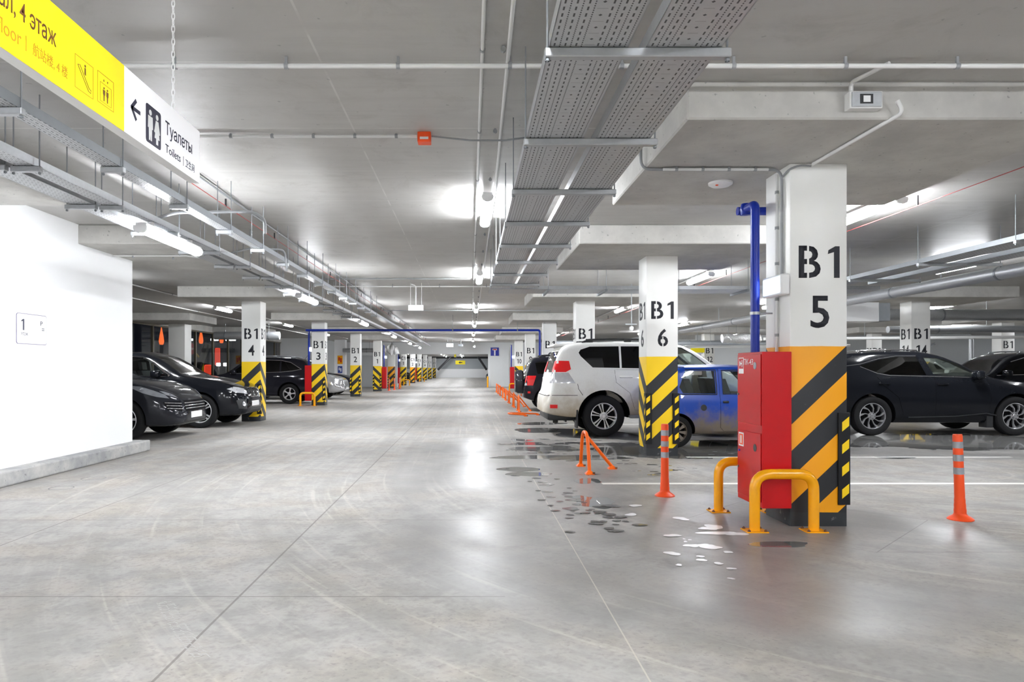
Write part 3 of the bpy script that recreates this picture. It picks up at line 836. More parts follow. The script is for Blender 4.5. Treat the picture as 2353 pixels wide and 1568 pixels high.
pp = thing('fire_pipe', 'blue fire main rising from the red cabinet on column B1 5 and turning behind it', 'pipe', (2.485, 6.07, 0))
b = BM(); tube(b, fillet([(0, 0, 1.445), (0, 0, 2.74), (0, 0.27, 2.74), (0.0, 0.30, 2.74)], 0.05), 0.038, 16); obj('riser', b, M['blue'], pp, smooth=50)
b = BM(); tube(b, fillet([(-0.05, 0.27, 2.74), (0.52, 0.27, 2.74), (0.52, 0.27, 3.0)], 0.06), 0.038, 16); lathe(b, [(0.0, -0.055), (0.04, -0.05), (0.055, 0), (0.04, 0.05), (0.0, 0.055)], (0, 0.2, 2.74), seg=16); obj('branch', b, M['blue'], pp, smooth=50)
b = BM(); lathe(b, [(0.036, 1.775), (0.044, 1.775), (0.044, 1.80), (0.036, 1.80)], seg=16); tube(b, [(0.03, 0, 1.788), (0.15, 0, 1.788)], 0.007, 6); obj('pipe_clamp', b, M['galv'], pp)

el = thing('emergency_light', 'white emergency light box on the left face of column B1 5', 'light', (2.616, 5.88, 2.0))
b = BM(); box(b, -0.075, 0.0, -0.19, 0.17, -0.085, 0.085, bev=0.012); obj('light_case', b, M['white'], el)
b = BM(); box(b, -0.082, -0.074, -0.165, 0.145, -0.065, 0.065, bev=0.003, seg=1); obj('light_lens', b, glow('emergency_lens', (0.55, 0.78, 1.0), 5.0), el)
conduit('conduit_pipe', 'grey conduit down the left face of column B1 5 to the emergency light', 'conduit', [(1.44, 5.87, 3.24), (1.44, 5.87, 2.985), (2.628, 5.87, 2.985), (2.630, 5.87, 2.0)], 0.0125, 'pvcg', 0, fil=0.09)
conduit('conduit_pipe', 'white conduit with clips down the left face of column B1 5', 'conduit', [(2.630, 5.97, 2.97), (2.630, 5.97, 1.44)], 0.0125, 'pvc', 5)
conduit('conduit_pipe', 'white conduit clipped under the drop panel in front of column B1 5', 'conduit', [(1.62, 5.838, 2.978), (2.50, 5.838, 2.978)], 0.013, 'pvc', 4)
conduit('conduit_pipe', 'white conduit slanting under the drop panel from the junction box to column B1 5', 'conduit', [(2.86, 4.66, 3.10), (2.90, 4.66, 3.02), (2.83, 4.80, 2.982), (2.81, 5.70, 2.982)], 0.014, 'pvc', 0, fil=0.05)
conduit('cable', 'dark cable round the top of column B1 5', 'cable', [(2.81, 5.735, 2.975), (2.72, 5.745, 2.985), (2.63, 5.75, 2.95), (2.63, 5.86, 2.92)], 0.008, 'pvcg', 0, fil=0.04)
conduit('conduit_pipe', 'short white conduit from the ceiling pipe down to the junction box', 'conduit', [(2.55, 4.66, 3.16), (2.55, 4.66, 3.22), (2.65, 4.40, 3.235)], 0.014, 'pvc', 0, fil=0.05)
jb = thing('junction_box', 'small grey electrical junction box on the drop panel above column B1 5', 'junction box', (2.65, 4.73, 3.105))
b = BM(); box(b, -0.11, 0.11, -0.075, 0, -0.058, 0.058, bev=0.006); obj('box_case', b, M['pvc'], jb)
b = BM(); box(b, -0.10, 0.10, -0.082, -0.074, -0.05, 0.05, bev=0.003, seg=1); l = obj('box_lid', b, M['galv'], jb)
b = BM(); box(b, -0.045, 0.04, -0.085, -0.08, -0.03, 0.034); obj('warning_label', b, M['dark'], l)
b = BM(); box(b, -0.025, 0.022, -0.087, -0.083, -0.02, 0.022); obj('warning_label', b, M['white'], l)
sd = thing('smoke_detector', 'round white detector disc under the drop panel left of column B1 5', 'detector', (2.28, 6.34, CAP))
b = BM(); lathe(b, [(0, -0.035), (0.08, -0.033), (0.105, -0.018), (0.108, 0)], seg=28); obj('detector_case', b, M['white'], sd, smooth=40)
b = BM(); lathe(b, [(0, -0.042), (0.012, -0.040), (0.014, -0.033)], (-0.05, -0.05, 0), seg=8); obj('detector_light', b, M['flexo'], sd)
ab = thing('alarm_box', 'small red alarm box on the ceiling at the end of a white conduit', 'alarm', (-0.378, 5.78, CEIL))
b = BM(); box(b, -0.055, 0.055, -0.05, 0.05, -0.085, 0, bev=0.006); obj('alarm_case', b, M['flexo'], ab)
b = BM(); box(b, -0.035, 0.035, -0.053, -0.049, -0.065, -0.045); obj('alarm_label', b, M['white'], ab)

# ------------------------------------------------------------------ yellow tube guards
def tube_guard(x, y, w, label, hgt=0.50):
    t = thing('bumper_guard', label, 'guard rail', (x, y, 0), 0, 'yellow tube guards')
    b = BM(); tube(b, fillet([(0, 0, 0.008), (0, 0, hgt - 0.042), (w, 0, hgt - 0.042), (w, 0, 0.008)], 0.13, 8), 0.041, 16); obj('guard_tube', b, M['guard'], t, smooth=60)
    for xx in (0, w):
        b = BM(); box(b, xx - 0.085, xx + 0.085, -0.075, 0.075, 0, 0.009); p = obj('base_plate', b, M['guard'], t)
        b = BM()
        for sx in (-1, 1):
            for sy in (-1, 1): lathe(b, [(0.014, 0.009), (0.012, 0.018), (0.0, 0.028)], (xx + sx * 0.066, sy * 0.056, 0), seg=6)
        obj('bolt', b, M['rust'], p)
    return t
tube_guard(2.285, 5.59, 0.475, 'yellow tube guard in front of the near red cabinet and column B1 5')
tube_guard(2.27, 6.36, 0.475, 'yellow tube guard behind the near red cabinet, only its left leg showing')
tube_guard(-6.02, 24.7, 0.50, 'yellow tube guard in front of the red cabinet at column B1 3')
tube_guard(2.30, 40.6, 0.475, 'yellow tube guard by the far red cabinet at column B1 10')
tube_guard(-5.30, 55.6, 0.475, 'yellow tube guard at the foot of column C1 1')
tube_guard(-5.25, 72.6, 0.475, 'yellow tube guard at the foot of column C1 3')
def cabinet_small(x, y, label):
    t = thing('fire_hose_cabinet', label, 'cabinet', (x, y, 0), 0, 'far red cabinets')
    b = BM(); box(b, 0, 0.24, 0, 0.5, 0.16, 1.44, bev=0.006, seg=1); obj('case', b, M['red'], t)
    b = BM(); box(b, -0.008, 0, 0.02, 0.48, 0.2, 1.4); obj('door', b, M['red'], t)
    b = BM(); tube(b, [(0.08, 0.3, 1.44), (0.08, 0.3, 2.75)], 0.038, 10); obj('riser', b, M['blue'], t, smooth=50)
    b = BM(); box(b, 0.14, 0.24, 0.1, 0.4, 1.95, 2.10, bev=0.01); obj('light_case', b, M['lamp_soft'], t)
    return t
M['lamp_soft'] = glow('soft_emergency_lens', (0.85, 0.94, 1.0), 2.5)
cabinet_small(-5.96, 25.12, 'red hose cabinet on the left of column B1 3')
cabinet_small(2.37, 41.0, 'red hose cabinet on the left of column B1 10')
cabinet_small(-5.22, 41.3, 'dark red hose cabinet on the right of column B1 1')
cabinet_small(-5.88, 56.0, 'red hose cabinet on the left of column C1 1')
cabinet_small(-5.84, 73.0, 'red hose cabinet on the left of column C1 3')
conduit('fire_pipe', 'long blue pipe crossing high over the lane between columns B1 3 and B1 8', 'pipe', [(-5.88, 24.95, 2.70), (2.50, 24.95, 2.70), (2.50, 24.95, 0.4)], 0.04, 'blue', 0, fil=0.08, seg=12)
for x in (-2.9, 1.55):
    pass
b = BM(); lathe(b, [(0.043, -0.02), (0.05, -0.02), (0.05, 0.02), (0.043, 0.02)], (-0.62, 24.95, 2.70), 'x', 12); tube(b, [(-0.62, 24.95, 2.74), (-0.62, 24.95, CEIL)], 0.008, 6)
tag(obj('pipe_hanger', b, M['galvd']), 'rod hanger holding the long blue pipe over the middle of the lane', 'pipe hanger')
b = BM(); lathe(b, [(0.043, -0.02), (0.05, -0.02), (0.05, 0.02), (0.043, 0.02)], (1.7, 24.95, 2.70), 'x', 12); tube(b, [(1.7, 24.95, 2.74), (1.7, 24.95, CEIL)], 0.008, 6)
tag(obj('pipe_hanger', b, M['galvd']), 'rod hanger holding the long blue pipe near column B1 8', 'pipe hanger')

# ------------------------------------------------------------------ flexible posts
def flex_post(x, y, label, lean=0.0, hgt=0.74):
    t = thing('flexible_post', label, 'post', (x, y, 0), 0, 'orange flexible posts'); t.rotation_euler = (0, lean, 0)
    k = hgt / 0.74
    b = BM(); lathe(b, [(0.0, 0), (0.100, 0), (0.100, 0.008), (0.085, 0.022), (0.055, 0.040), (0.047, 0.055)] + [(0.0465 - 0.0012 * i + (0.002 if i % 2 else 0), 0.06 + 0.022 * i) for i in range(8)] + [(0.0385, 0.30), (0.0375, 0.725 * k), (0.034, 0.738 * k), (0.0, 0.74 * k)], seg=28)
    obj('post_body', b, M['flexo'], t, smooth=35)
    for z0, z1 in ((0.394, 0.452), (0.508, 0.564), (0.620, 0.676)):
        b = BM(); lathe(b, [(0.0370, z0 * k), (0.0395, z0 * k), (0.0390, z1 * k), (0.0365, z1 * k)], seg=28); obj('reflective_band', b, M['reflex'], t, smooth=35)
    return t
flex_post(2.0, 7.15, 'orange flexible post with grey bands in front of column B1 6')
flex_post(4.24, 6.02, 'orange flexible post with grey bands in front of the long black car', -0.035)
flex_post(-4.92, 42.3, 'far orange flexible post just right of column B1 1, leftmost of three')
flex_post(-4.78, 44.0, 'far orange flexible post right of column B1 1, middle one of three')
flex_post(-4.70, 46.4, 'far orange flexible post right of column B1 1, in front of the unmarked column')
def bollard(x, y, label):
    b = BM(); lathe(b, [(0.0, 0), (0.11, 0), (0.11, 0.01), (0.06, 0.012), (0.06, 0.75), (0.045, 0.78), (0, 0.79)], seg=16)
    return tag(obj('bollard', b, M['guard'], loc=(x, y, 0), smooth=40), label, 'bollard', 'yellow bollards')
bollard(1.27, 49.9, 'yellow bollard at the right side of the opening')
bollard(-5.02, 50.3, 'yellow bollard at the left side of the opening')

# ------------------------------------------------------------------ fold-down bay barriers
def barrier(x, y, label, folded=False):
    t = thing('parking_barrier', label, 'parking barrier', (x, y, 0), 0, 'orange bay barriers')
    if not folded:
        b = BM(); tube(b, fillet([(0, -0.35, 0.02), (0.0, -0.19, 0.49), (0.0, 0.19, 0.49), (0, 0.35, 0.02)], 0.17, 7), 0.0225, 12); obj('hoop', b, M['orange'], t, smooth=60)
        b = BM(); tube(b, [(0.01, 0.10, 0.465), (0.37, 0.10, 0.03)], 0.0215, 12); lathe(b, [(0.03, -0.03), (0.03, 0.03)], (0.01, 0.10, 0.46), 'y', 10); obj('leg', b, M['orange'], t, smooth=60)
        feet = ((0, -0.35), (0, 0.35), (0.37, 0.10))
    else:
        b = BM(); tube(b, fillet([(0.04, -0.35, 0.04), (-0.42, -0.19, 0.06), (-0.42, 0.19, 0.06), (0.04, 0.35, 0.04)], 0.17, 7), 0.0225, 12); obj('hoop', b, M['orange'], t, smooth=60)
        b = BM(); tube(b, [(0.42, 0.10, 0.04), (-0.05, 0.10, 0.05)], 0.0215, 12); obj('leg', b, M['orange'], t, smooth=60)
        feet = ((0.04, -0.35), (0.04, 0.35), (0.42, 0.10))
    for fx, fy in feet:
        b = BM(); lathe(b, [(0.0, 0), (0.075, 0), (0.075, 0.005), (0.035, 0.04), (0.0, 0.05)], (fx, fy, 0), seg=4, a0=math.pi / 4); p = obj('foot', b, M['orange'], t)
        b = BM(); lathe(b, [(0.012, 0), (0.012, 0.03)], (fx + 0.03, fy - 0.045, 0.02), 'x', 6); obj('bolt', b, M['rust'], p)
    return t
barrier(1.482, 8.98, 'orange hoop barrier with a back leg, nearest one, left of column B1 6')
barrier(1.50, 19.6, 'orange barrier folded flat on the floor behind the white off-roader', True)
for k, y in enumerate((21.55, 24.0, 26.8, 29.4, 31.8, 34.6, 37.0, 39.4)):
    barrier(1.50, y, '%s of the row of upright orange barriers along the right of the lane' % (['nearest', 'second', 'third', 'fourth', 'fifth', 'sixth', 'seventh', 'farthest'][k]))

# ------------------------------------------------------------------ hanging direction sign
SX, SB, ST, SY0, SY1 = -1.46, 2.305, 2.583, 0.9, 3.76
M['signy'] = None
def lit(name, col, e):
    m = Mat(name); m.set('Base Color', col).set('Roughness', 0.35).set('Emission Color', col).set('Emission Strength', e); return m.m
M['signy'] = lit('backlit_yellow_film', (0.95, 0.78, 0.01), 0.10)
M['signw'] = lit('backlit_white_film', (0.92, 0.92, 0.94), 0.18)
M['navy'] = plain('navy_vinyl', (0.018, 0.018, 0.045), 0.5, var=0.05)
M['brown'] = plain('brown_vinyl', (0.16, 0.06, 0.01), 0.5, var=0.05)
M['ochre'] = plain('ochre_vinyl', (0.50, 0.25, 0.006), 0.5, var=0.05)
sg = thing('hanging_sign', 'long yellow and white direction sign with a toilet symbol hung from the ceiling', 'sign', (SX, 0, 0))
b = BM(); box(b, -0.055, -0.003, SY0, SY1, SB, ST, bev=0.002, seg=1); obj('sign_case', b, M['white'], sg)
b = BM(); box(b, -0.003, 0.0, SY0, 2.94, SB, ST); py = obj('yellow_panel', b, M['signy'], sg)
b = BM(); box(b, -0.003, 0.0, 2.94, SY1, SB, ST); pw = obj('white_panel', b, M['signw'], sg)
def on_sign(s, h, w, y, z, mat, par, anchor='l', bold=0.0):
    t = text_bm(s, h, w, 0.001, bold, (), anchor); put(t, (0.0, y, z), (0, 1, 0), (0, 0, 1)); return obj('lettering', t, mat, par)
on_sign('Туалеты', 0.083, 0.32, 3.337, 2.412, M['navy'], pw, bold=0.004)
on_sign('Toilets', 0.040, 0.175, 3.337, 2.343, M['navy'], pw, bold=0.004)
on_sign('|', 0.048, 0.004, 3.545, 2.337, M['navy'], pw)
on_sign('卫生间', 0.042, 0.115, 3.572, 2.340, M['navy'], pw, bold=0.002)
on_sign('ал, 4 этаж', 0.072, 0.30, 2.456, 2.425, M['brown'], py, 'r', 0.006)
on_sign('floor', 0.048, 0.115, 2.265, 2.350, M['ochre'], py, 'r')
on_sign('|', 0.05, 0.003, 2.288, 2.347, M['ochre'], py)
on_sign('航站楼, 4 楼', 0.044, 0.20, 2.525, 2.350, M['ochre'], py, 'r')
# arrow
b = BM(); 
for p, q in (((3.005, 2.432), (3.082, 2.432)), ((3.003, 2.432), (3.045, 2.475)), ((3.003, 2.432), (3.045, 2.389))):
    d = (Vector(q) - Vector(p)).normalized(); n = Vector((-d.y, d.x)) * 0.0085
    a = [Vector(p) - d * 0.004 + n, Vector(q) + n, Vector(q) - n, Vector(p) - d * 0.004 - n]
    prism(b, [(v.x, v.y) for v in a], 0.0, 0.0012, 'x')
obj('arrow', b, M['navy'], pw)
b = BM(); prism(b, rrect(3.135, 3.287, 2.331, 2.505, 0.014), 0.0, 0.0012, 'x'); ic = obj('pictogram', b, M['navy'], pw)
b = BM()
def man(cy, s, dress=False):
    prism(b, circ(cy, 2.472, 0.013 * s, 14), 0.0012, 0.002, 'x')
    if dress: prism(b, [(cy - .013, 2.455), (cy + .013, 2.455), (cy + .030, 2.40), (cy + .022, 2.396), (cy + .016, 2.415), (cy + .026, 2.372), (cy + .010, 2.372), (cy + .010, 2.345), (cy - .010, 2.345), (cy - .010, 2.372), (cy - .026, 2.372), (cy - .016, 2.415), (cy - .022, 2.396), (cy - .030, 2.40)], 0.0012, 0.002, 'x')
    else: prism(b, [(cy - .022, 2.455), (cy + .022, 2.455), (cy + .025, 2.40), (cy + .016, 2.40), (cy + .014, 2.345), (cy + .003, 2.345), (cy, 2.385), (cy - .003, 2.345), (cy - .014, 2.345), (cy - .016, 2.40), (cy - .025, 2.40)], 0.0012, 0.002, 'x')
man(3.178, 1.0); man(3.246, 1.0, True)
obj('figure', b, M['white'], ic)
# escalator and lift squares
def frame(y0, y1, z0, z1, t, mat):
    b = BM(); 
    for a in ((y0, y1, z0, z0 + t), (y0, y1, z1 - t, z1), (y0, y0 + t, z0 + t, z1 - t), (y1 - t, y1, z0 + t, z1 - t)): box(b, 0.0, 0.001, a[0], a[1], a[2], a[3])
    return obj('pictogram', b, mat, py)
e1 = frame(2.573, 2.697, 2.345, 2.469, 0.0018, M['ochre'])
b = BM(); tube(b, [(0.0, 2.592, 2.437), (0.0, 2.605, 2.441), (0.0, 2.668, 2.376), (0.0, 2.682, 2.372), (0.0, 2.680, 2.362), (0.0, 2.664, 2.364), (0.0, 2.598, 2.429), (0.0, 2.592, 2.437)], 0.0016, 5); prism(b, circ(2.641, 2.45, 0.005, 10), 0, 0.001, 'x'); prism(b, [(2.637, 2.443), (2.645, 2.443), (2.646, 2.415), (2.636, 2.418)], 0, 0.001, 'x')
obj('figure', b, M['brown'], e1)
e2 = frame(2.729, 2.852, 2.352, 2.474, 0.0018, M['ochre'])
frame(2.748, 2.833, 2.362, 2.438, 0.0014, M['ochre'])
for c_ in (2.777, 2.803):
    b = BM(); prism(b, circ(c_, 2.421, 0.0045, 10), 0, 0.001, 'x'); prism(b, [(c_ - .008, 2.414), (c_ + .008, 2.414), (c_ + .007, 2.395), (c_ + .004, 2.393), (c_ + .003, 2.370), (c_ - .003, 2.370), (c_ - .004, 2.393), (c_ - .007, 2.395)], 0, 0.001, 'x'); obj('figure', b, M['brown'], e2)
b = BM(); prism(b, [(2.772, 2.448), (2.780, 2.448), (2.776, 2.457)], 0, 0.001, 'x'); prism(b, [(2.800, 2.457), (2.808, 2.457), (2.804, 2.448)], 0, 0.001, 'x')
obj('arrow', b, M['brown'], e2)
for y in (1.2, 3.49):
    b = BM(); n = int((CEIL - ST) / 0.032)
    for k in range(n + 1):
        z = ST + 0.01 + (CEIL - ST - 0.01) * k / n
        ring = []
        for j in range(9):
            a = 2 * math.pi * j / 8; u = 0.0075 * math.cos(a); v = 0.022 * math.sin(a)
            ring.append((-0.028 + (u if k % 2 else 0), y + (0 if k % 2 else u), z + v))
        tube(b, ring, 0.0025, 4, caps=False)
    obj('chain', b, M['pvc'], sg)

# ------------------------------------------------------------------ other signs and boxes
wp = thing('wall_sign', 'white floor plate marked 1 on the white wall', 'sign', (-5.30, 0, 0))
b = BM(); prism(b, rrect(8.13, 8.71, 1.60, 1.965, 0.03), 0.0, 0.004, 'x'); fr = obj('plate_border', b, plain('mauve_border', (0.16, 0.14, 0.24), 0.5), wp)
b = BM(); prism(b, rrect(8.137, 8.703, 1.607, 1.958, 0.026), 0.0035, 0.0055, 'x'); pf = obj('plate_face', b, M['wallw'], wp)
def on_wall(s, h, w, y, z, bold=0.0):
    t = text_bm(s, h, w, 0.001, bold, (), 'l'); put(t, (0.0055, y, z), (0, 1, 0), (0, 0, 1)); obj('lettering', t, M['navy'], pf)
obj('lettering', put(prism(BM(), digit_one(0, .055, .135), 0, .001), (.0055, 8.215, 1.765), (0, 1, 0), (0, 0, 1)), M['navy'], pf); on_wall('этаж', 0.04, 0.13, 8.21, 1.70, -0.006); on_wall('P', 0.055, 0.045, 8.58, 1.835); on_wall('=', 0.03, 0.05, 8.61, 1.775)
xb = thing('exit_sign_box', 'white box sign hanging from the ceiling over the lane, left of the lamps', 'sign', (-1.23, 15.8, 2.63))
b = BM(); box(b, -0.17, 0.17, -0.05, 0.05, 0, 0.125, bev=0.008); obj('sign_case', b, M['white'], xb)
b = BM()
for x in (-0.12, 0.13): tube(b, [(x, 0, 0.12), (x, 0, CEIL - 2.63)], 0.006, 6)
tube(b, fillet([(0.0, 0, 0.12), (0.0, 0, 0.56), (-0.1, 0, 0.60)], 0.06), 0.014, 8); obj('hanger_rod', b, M['pvc'], xb)
xb = thing('exit_sign_box', 'small pale lit box sign hanging far down the lane, under the cross wall', 'sign', (-1.33, 46.0, 2.78))
b = BM(); box(b, -0.22, 0.22, -0.06, 0.06, 0, 0.22, bev=0.01); obj('sign_case', b, M['lamp_soft'], xb)
b = BM()
for x in (-0.15, 0.15): tube(b, [(x, 0, 0.2), (x, 0, CEIL - 2.78)], 0.012, 6)
obj('hanger_rod', b, M['pvcg'], xb)
cm = thing('security_camera', 'small dark camera under the ceiling right of the far lit box', 'camera', (-0.6, 46.2, 2.82))
b = BM(); box(b, -0.2, 0.14, -0.1, 0.1, 0, 0.15, bev=0.02); obj('camera_body', b, M['galvd'], cm)
b = BM(); tube(b, [(0, 0, 0.14), (0, 0, CEIL - 2.82)], 0.02, 8); obj('bracket', b, M['galvd'], cm)
ts = thing('road_sign', 'square blue dead-end road sign with a white and red T on the grey wall', 'sign', (1.80, BY - 0.06, 2.58))
b = BM(); box(b, -0.30, 0.30, -0.02, 0.0, -0.30, 0.30, bev=0.004, seg=1); pl = obj('sign_plate', b, plain('blue_sign_film', (0.008, 0.02, 0.34), 0.4), ts)
b = BM(); box(b, -0.05, 0.05, -0.024, -0.018, -0.28, 0.12); obj('stem', b, M['white'], pl)
b = BM(); box(b, -0.16, 0.16, -0.024, -0.018, 0.10, 0.22); bb = obj('bar', b, M['white'], pl)
b = BM(); box(b, -0.125, 0.125, -0.028, -0.022, 0.125, 0.195); obj('bar', b, M['red'], bb)
ys = thing('hanging_sign', 'small yellow arrow sign hanging in the hall beyond the opening', 'sign', (-1.0, 72, 2.0))
b = BM(); box(b, -0.5, 0.5, -0.03, 0.03, -0.2, 0.2, bev=0.01); obj('sign_plate', b, M['signy'], ys)
b = BM(); prism(b, [(-0.2, 0), (0, -0.12), (0, -0.04), (0.2, -0.04), (0.2, 0.04), (0, 0.04), (0, 0.12)], -0.04, -0.03, 'y'); obj('arrow', b, M['dark'], ys)
b = BM()
for x in (-0.4, 0.4): tube(b, [(x, 0, 0.2), (x, 0, CEIL - 2.0)], 0.01, 5)
obj('hanger_rod', b, M['pvcg'], ys)
ys = thing('hanging_sign', 'narrow yellow sign hanging in front of the cross wall opening', 'sign', (-1.15, 53.0, 2.42))
b = BM(); box(b, -0.05, 0.09, -0.3, 0.3, -0.2, 0.2, bev=0.01); obj('sign_plate', b, M['signy'], ys)
b = BM(); tube(b, [(0.02, 0, 0.2), (0.02, 0, CEIL - 2.42)], 0.012, 5); obj('hanger_rod', b, M['pvcg'], ys)
def wall_sheet(name, x, y, z, w, h, mat, label, mark=None):
    t = thing(name, label, 'sign', (x, y, z)); b = BM(); box(b, -w / 2, w / 2, -0.012, 0, -h / 2, h / 2, bev=0.003, seg=1); p = obj('sign_plate', b, mat, t)
    if mark:
        b = BM(); box(b, -w * .3, -w * .05, -0.014, -0.011, -h * .1, h * .3); box(b, w * .05, w * .3, -0.014, -0.011, -h * .3, h * .2); obj('marks', b, mark, p)
wall_sheet('notice_sign', -8.62, 46.19, 1.93, 0.34, 0.56, M['guard'], 'yellow orange notice on the white pier left of column B1 2', M['red'])
wall_sheet('notice_sign', -8.62, 46.19, 1.28, 0.30, 0.46, plain('blue_notice', (0.03, 0.06, 0.30), 0.4), 'blue notice on the white pier below the orange one', M['white'])
wall_sheet('notice_sign', -9.95, BY - 0.01, 1.9, 0.40, 0.45, M['white'], 'white notice on the grey wall right of column B1 3', M['dark']) if False else wall_sheet('notice_sign', -9.30, BY - 0.01, 1.93, 0.42, 0.5, M['white'], 'white notice on the grey wall right of column B1 3', M['dark'])
ys = thing('hanging_sign', 'yellow sign seen above the white bonnet, left of the distant B1 column', 'sign', (10.62, 32.5, 2.28))
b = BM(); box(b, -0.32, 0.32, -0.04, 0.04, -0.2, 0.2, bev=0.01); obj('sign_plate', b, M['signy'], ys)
b = BM(); tube(b, [(0, 0, 0.2), (0, 0, CEIL - 2.28)], 0.012, 5); obj('hanger_rod', b, M['pvcg'], ys)

dc = thing('security_camera', 'small white dome camera hanging from the ceiling left of column B1 6', 'camera', at(1451, 752, 16.0))
b = BM(); lathe(b, [(0, -.10), (.035, -.085), (.05, -.04), (.05, 0.0), (.02, .02), (0, .02)], seg=16); obj('dome', b, M['white'], dc, smooth=50)
b = BM(); tube(b, [(0, 0, .01), (0, 0, CEIL - dc.location.z)], .012, 6); box(b, -.14, .12, -.02, .02, .05, .08); obj('bracket', b, M['pvcg'], dc)
# ------------------------------------------------------------------ water, painted glints, dirt on the floor
def blob(rnd, cx, cy, rx, ry, n=26, rough=0.22):
    ph = [rnd.uniform(0, 6.28) for _ in range(4)]; am = [rnd.uniform(0.3, 1) * rough / (k + 1) for k in range(4)]
    out = []
    for i in range(n):
        a = 2 * math.pi * i / n; r = 1 + sum(am[k] * math.sin((k + 2) * a + ph[k]) for k in range(4)) + rnd.uniform(-.03, .03)
        out.append((cx + rx * r * math.cos(a), cy + ry * r * math.sin(a)))
    return out
def flr(px, py): k = 1600 * EYE / (py - 849); return ((px - 1080) * k / 1600, k)
def flat(bm, poly, z):
    bm.faces.new([bm.verts.new((x, y, z)) for x, y in poly])
def water_mat():
    m = Mat('standing_water_on_concrete'); m.set('Base Color', (0.15, 0.15, 0.148)).set('Roughness', 0.02).set('Specular IOR Level', 0.7); return m.m
def water2():
    m = Mat('dark_standing_water'); m.set('Base Color', (0.20, 0.198, 0.193)).set('Roughness', 0.05).set('Specular IOR Level', 0.6); return m.m
M['water'] = water_mat(); M['water2'] = water2()
rnd = random.Random(11)
_pz = [0]
def puddle(label, spots, mat='water', z=0.0010):
    b = BM(); _pz[0] += 1; z = z + 0.00007 * _pz[0]
    for n_, (px, py, wx, wy) in enumerate(spots):
        cx, cy = flr(px, py); x2, _ = flr(px + wx, py); _, y1 = flr(px, py - wy); _, y2 = flr(px, py + wy)
        prism(b, blob(rnd, cx, (y1 + y2) / 2, abs(x2 - cx), abs(y1 - y2) / 2), 0.0, z + n_ * 0.0003)
    return tag(obj('puddle', b, M[mat]), label, 'puddle', 'puddles')
puddle('shallow puddle mirroring the near orange barrier', [(1362, 1157, 36, 13), (1345, 1147, 26, 7), (1390, 1152, 22, 8)])
puddle('small puddle close to the feet of the near orange barrier', [(1350, 1106, 32, 6)])
puddle('dark puddle behind the near orange barrier, toward the lane', [(1240, 1051, 120, 4), (1330, 1051, 80, 4)], 'water2')
puddle('grey puddle beside the pale floor joint in the lane', [(1192, 1079, 44, 6), (1215, 1090, 50, 5)])
puddle('thin dark puddle streak in front of the rear wheel of the white off-roader', [(1235, 1031, 62, 4), (1300, 1034, 40, 3)], 'water2')
puddle('dark puddle streaks trailing from under the white off-roader', [(1270, 990, 80, 6), (1225, 988, 40, 4), (1240, 974, 60, 3), (1200, 1012, 26, 2)], 'water2')
puddle('dark puddle round the rear wheel of the white off-roader', [(1370, 999, 95, 11), (1460, 1008, 60, 5)], 'water2')
puddle('broad black puddle under the blue car', [(1620, 1026, 110, 12), (1700, 1034, 70, 8)], 'water2')
puddle('broad black puddle spreading under and in front of the long black car', [(2200, 1012, 160, 15), (2310, 1016, 120, 12), (2040, 1004, 70, 9), (2000, 1018, 40, 4)], 'water2')
puddle('narrow dark puddle left of the orange post by the long black car', [(2055, 1052, 40, 3), (2000, 1022, 40, 3)], 'water2')
puddle('grey puddle in front of the near yellow guard', [(1790, 1252, 70, 7)], 'water')
b = BM()
for _ in range(46):
    t = rnd.random(); px = 1190 + 210 * t + rnd.uniform(-45, 45); py = 1085 + 110 * t + rnd.uniform(-14, 16)
    cx, cy = flr(px, py); r = rnd.uniform(0.018, 0.05); flat(b, blob(rnd, cx, cy, r * 1.2, r, 12), 0.0022 + 0.00004 * _)
for px, py, r in ((1405, 1164, .09), (1378, 1178, .07), (1400, 1184, .07), (1425, 1190, .06), (1370, 1205, .06), (1368, 1200, .05), (1400, 1216, .05), (1415, 1222, .06), (1310, 1224, .04), (1345, 1180, .05), (1310, 1184, .035), (1308, 1192, .035), (1470, 1208, .06), (1265, 1163, .03), (1245, 1150, .04), (1275, 1175, .04)):
    cx, cy = flr(px, py); flat(b, blob(rnd, cx, cy, r, r * .7, 14), 0.0042 + 0.00004 * len(b.faces))
M['damp'] = plain('damp_concrete_spot', (0.15, 0.145, 0.14), 0.12, var=0.1)
tag(obj('damp_spots', b, M['damp']), 'trail of dark damp spots along the pale floor joint', 'damp spots', None, 'stuff')
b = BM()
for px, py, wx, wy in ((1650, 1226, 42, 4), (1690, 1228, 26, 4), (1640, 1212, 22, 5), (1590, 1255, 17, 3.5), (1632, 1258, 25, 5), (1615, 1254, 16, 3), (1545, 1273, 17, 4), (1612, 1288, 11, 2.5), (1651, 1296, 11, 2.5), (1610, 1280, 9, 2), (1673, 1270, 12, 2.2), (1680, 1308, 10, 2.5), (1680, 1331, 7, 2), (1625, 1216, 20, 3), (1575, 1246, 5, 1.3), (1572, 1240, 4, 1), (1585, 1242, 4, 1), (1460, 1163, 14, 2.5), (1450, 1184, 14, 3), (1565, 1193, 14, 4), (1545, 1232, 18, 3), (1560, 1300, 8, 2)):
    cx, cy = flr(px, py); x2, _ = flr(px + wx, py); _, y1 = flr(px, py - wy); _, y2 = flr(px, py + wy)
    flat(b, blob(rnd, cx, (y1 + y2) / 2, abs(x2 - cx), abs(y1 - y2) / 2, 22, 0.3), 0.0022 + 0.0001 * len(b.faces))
M['painted_glints'] = plain('painted_glint_white', (0.93, 0.93, 0.94), 0.25, var=0.02)  # lamp reflections on the wet concrete, painted as flat white blobs
tag(obj('glint_patches', b, M['painted_glints']), 'scatter of lamp reflections painted white on the wet floor left of the near yellow guard', 'painted_glints', None, 'stuff')
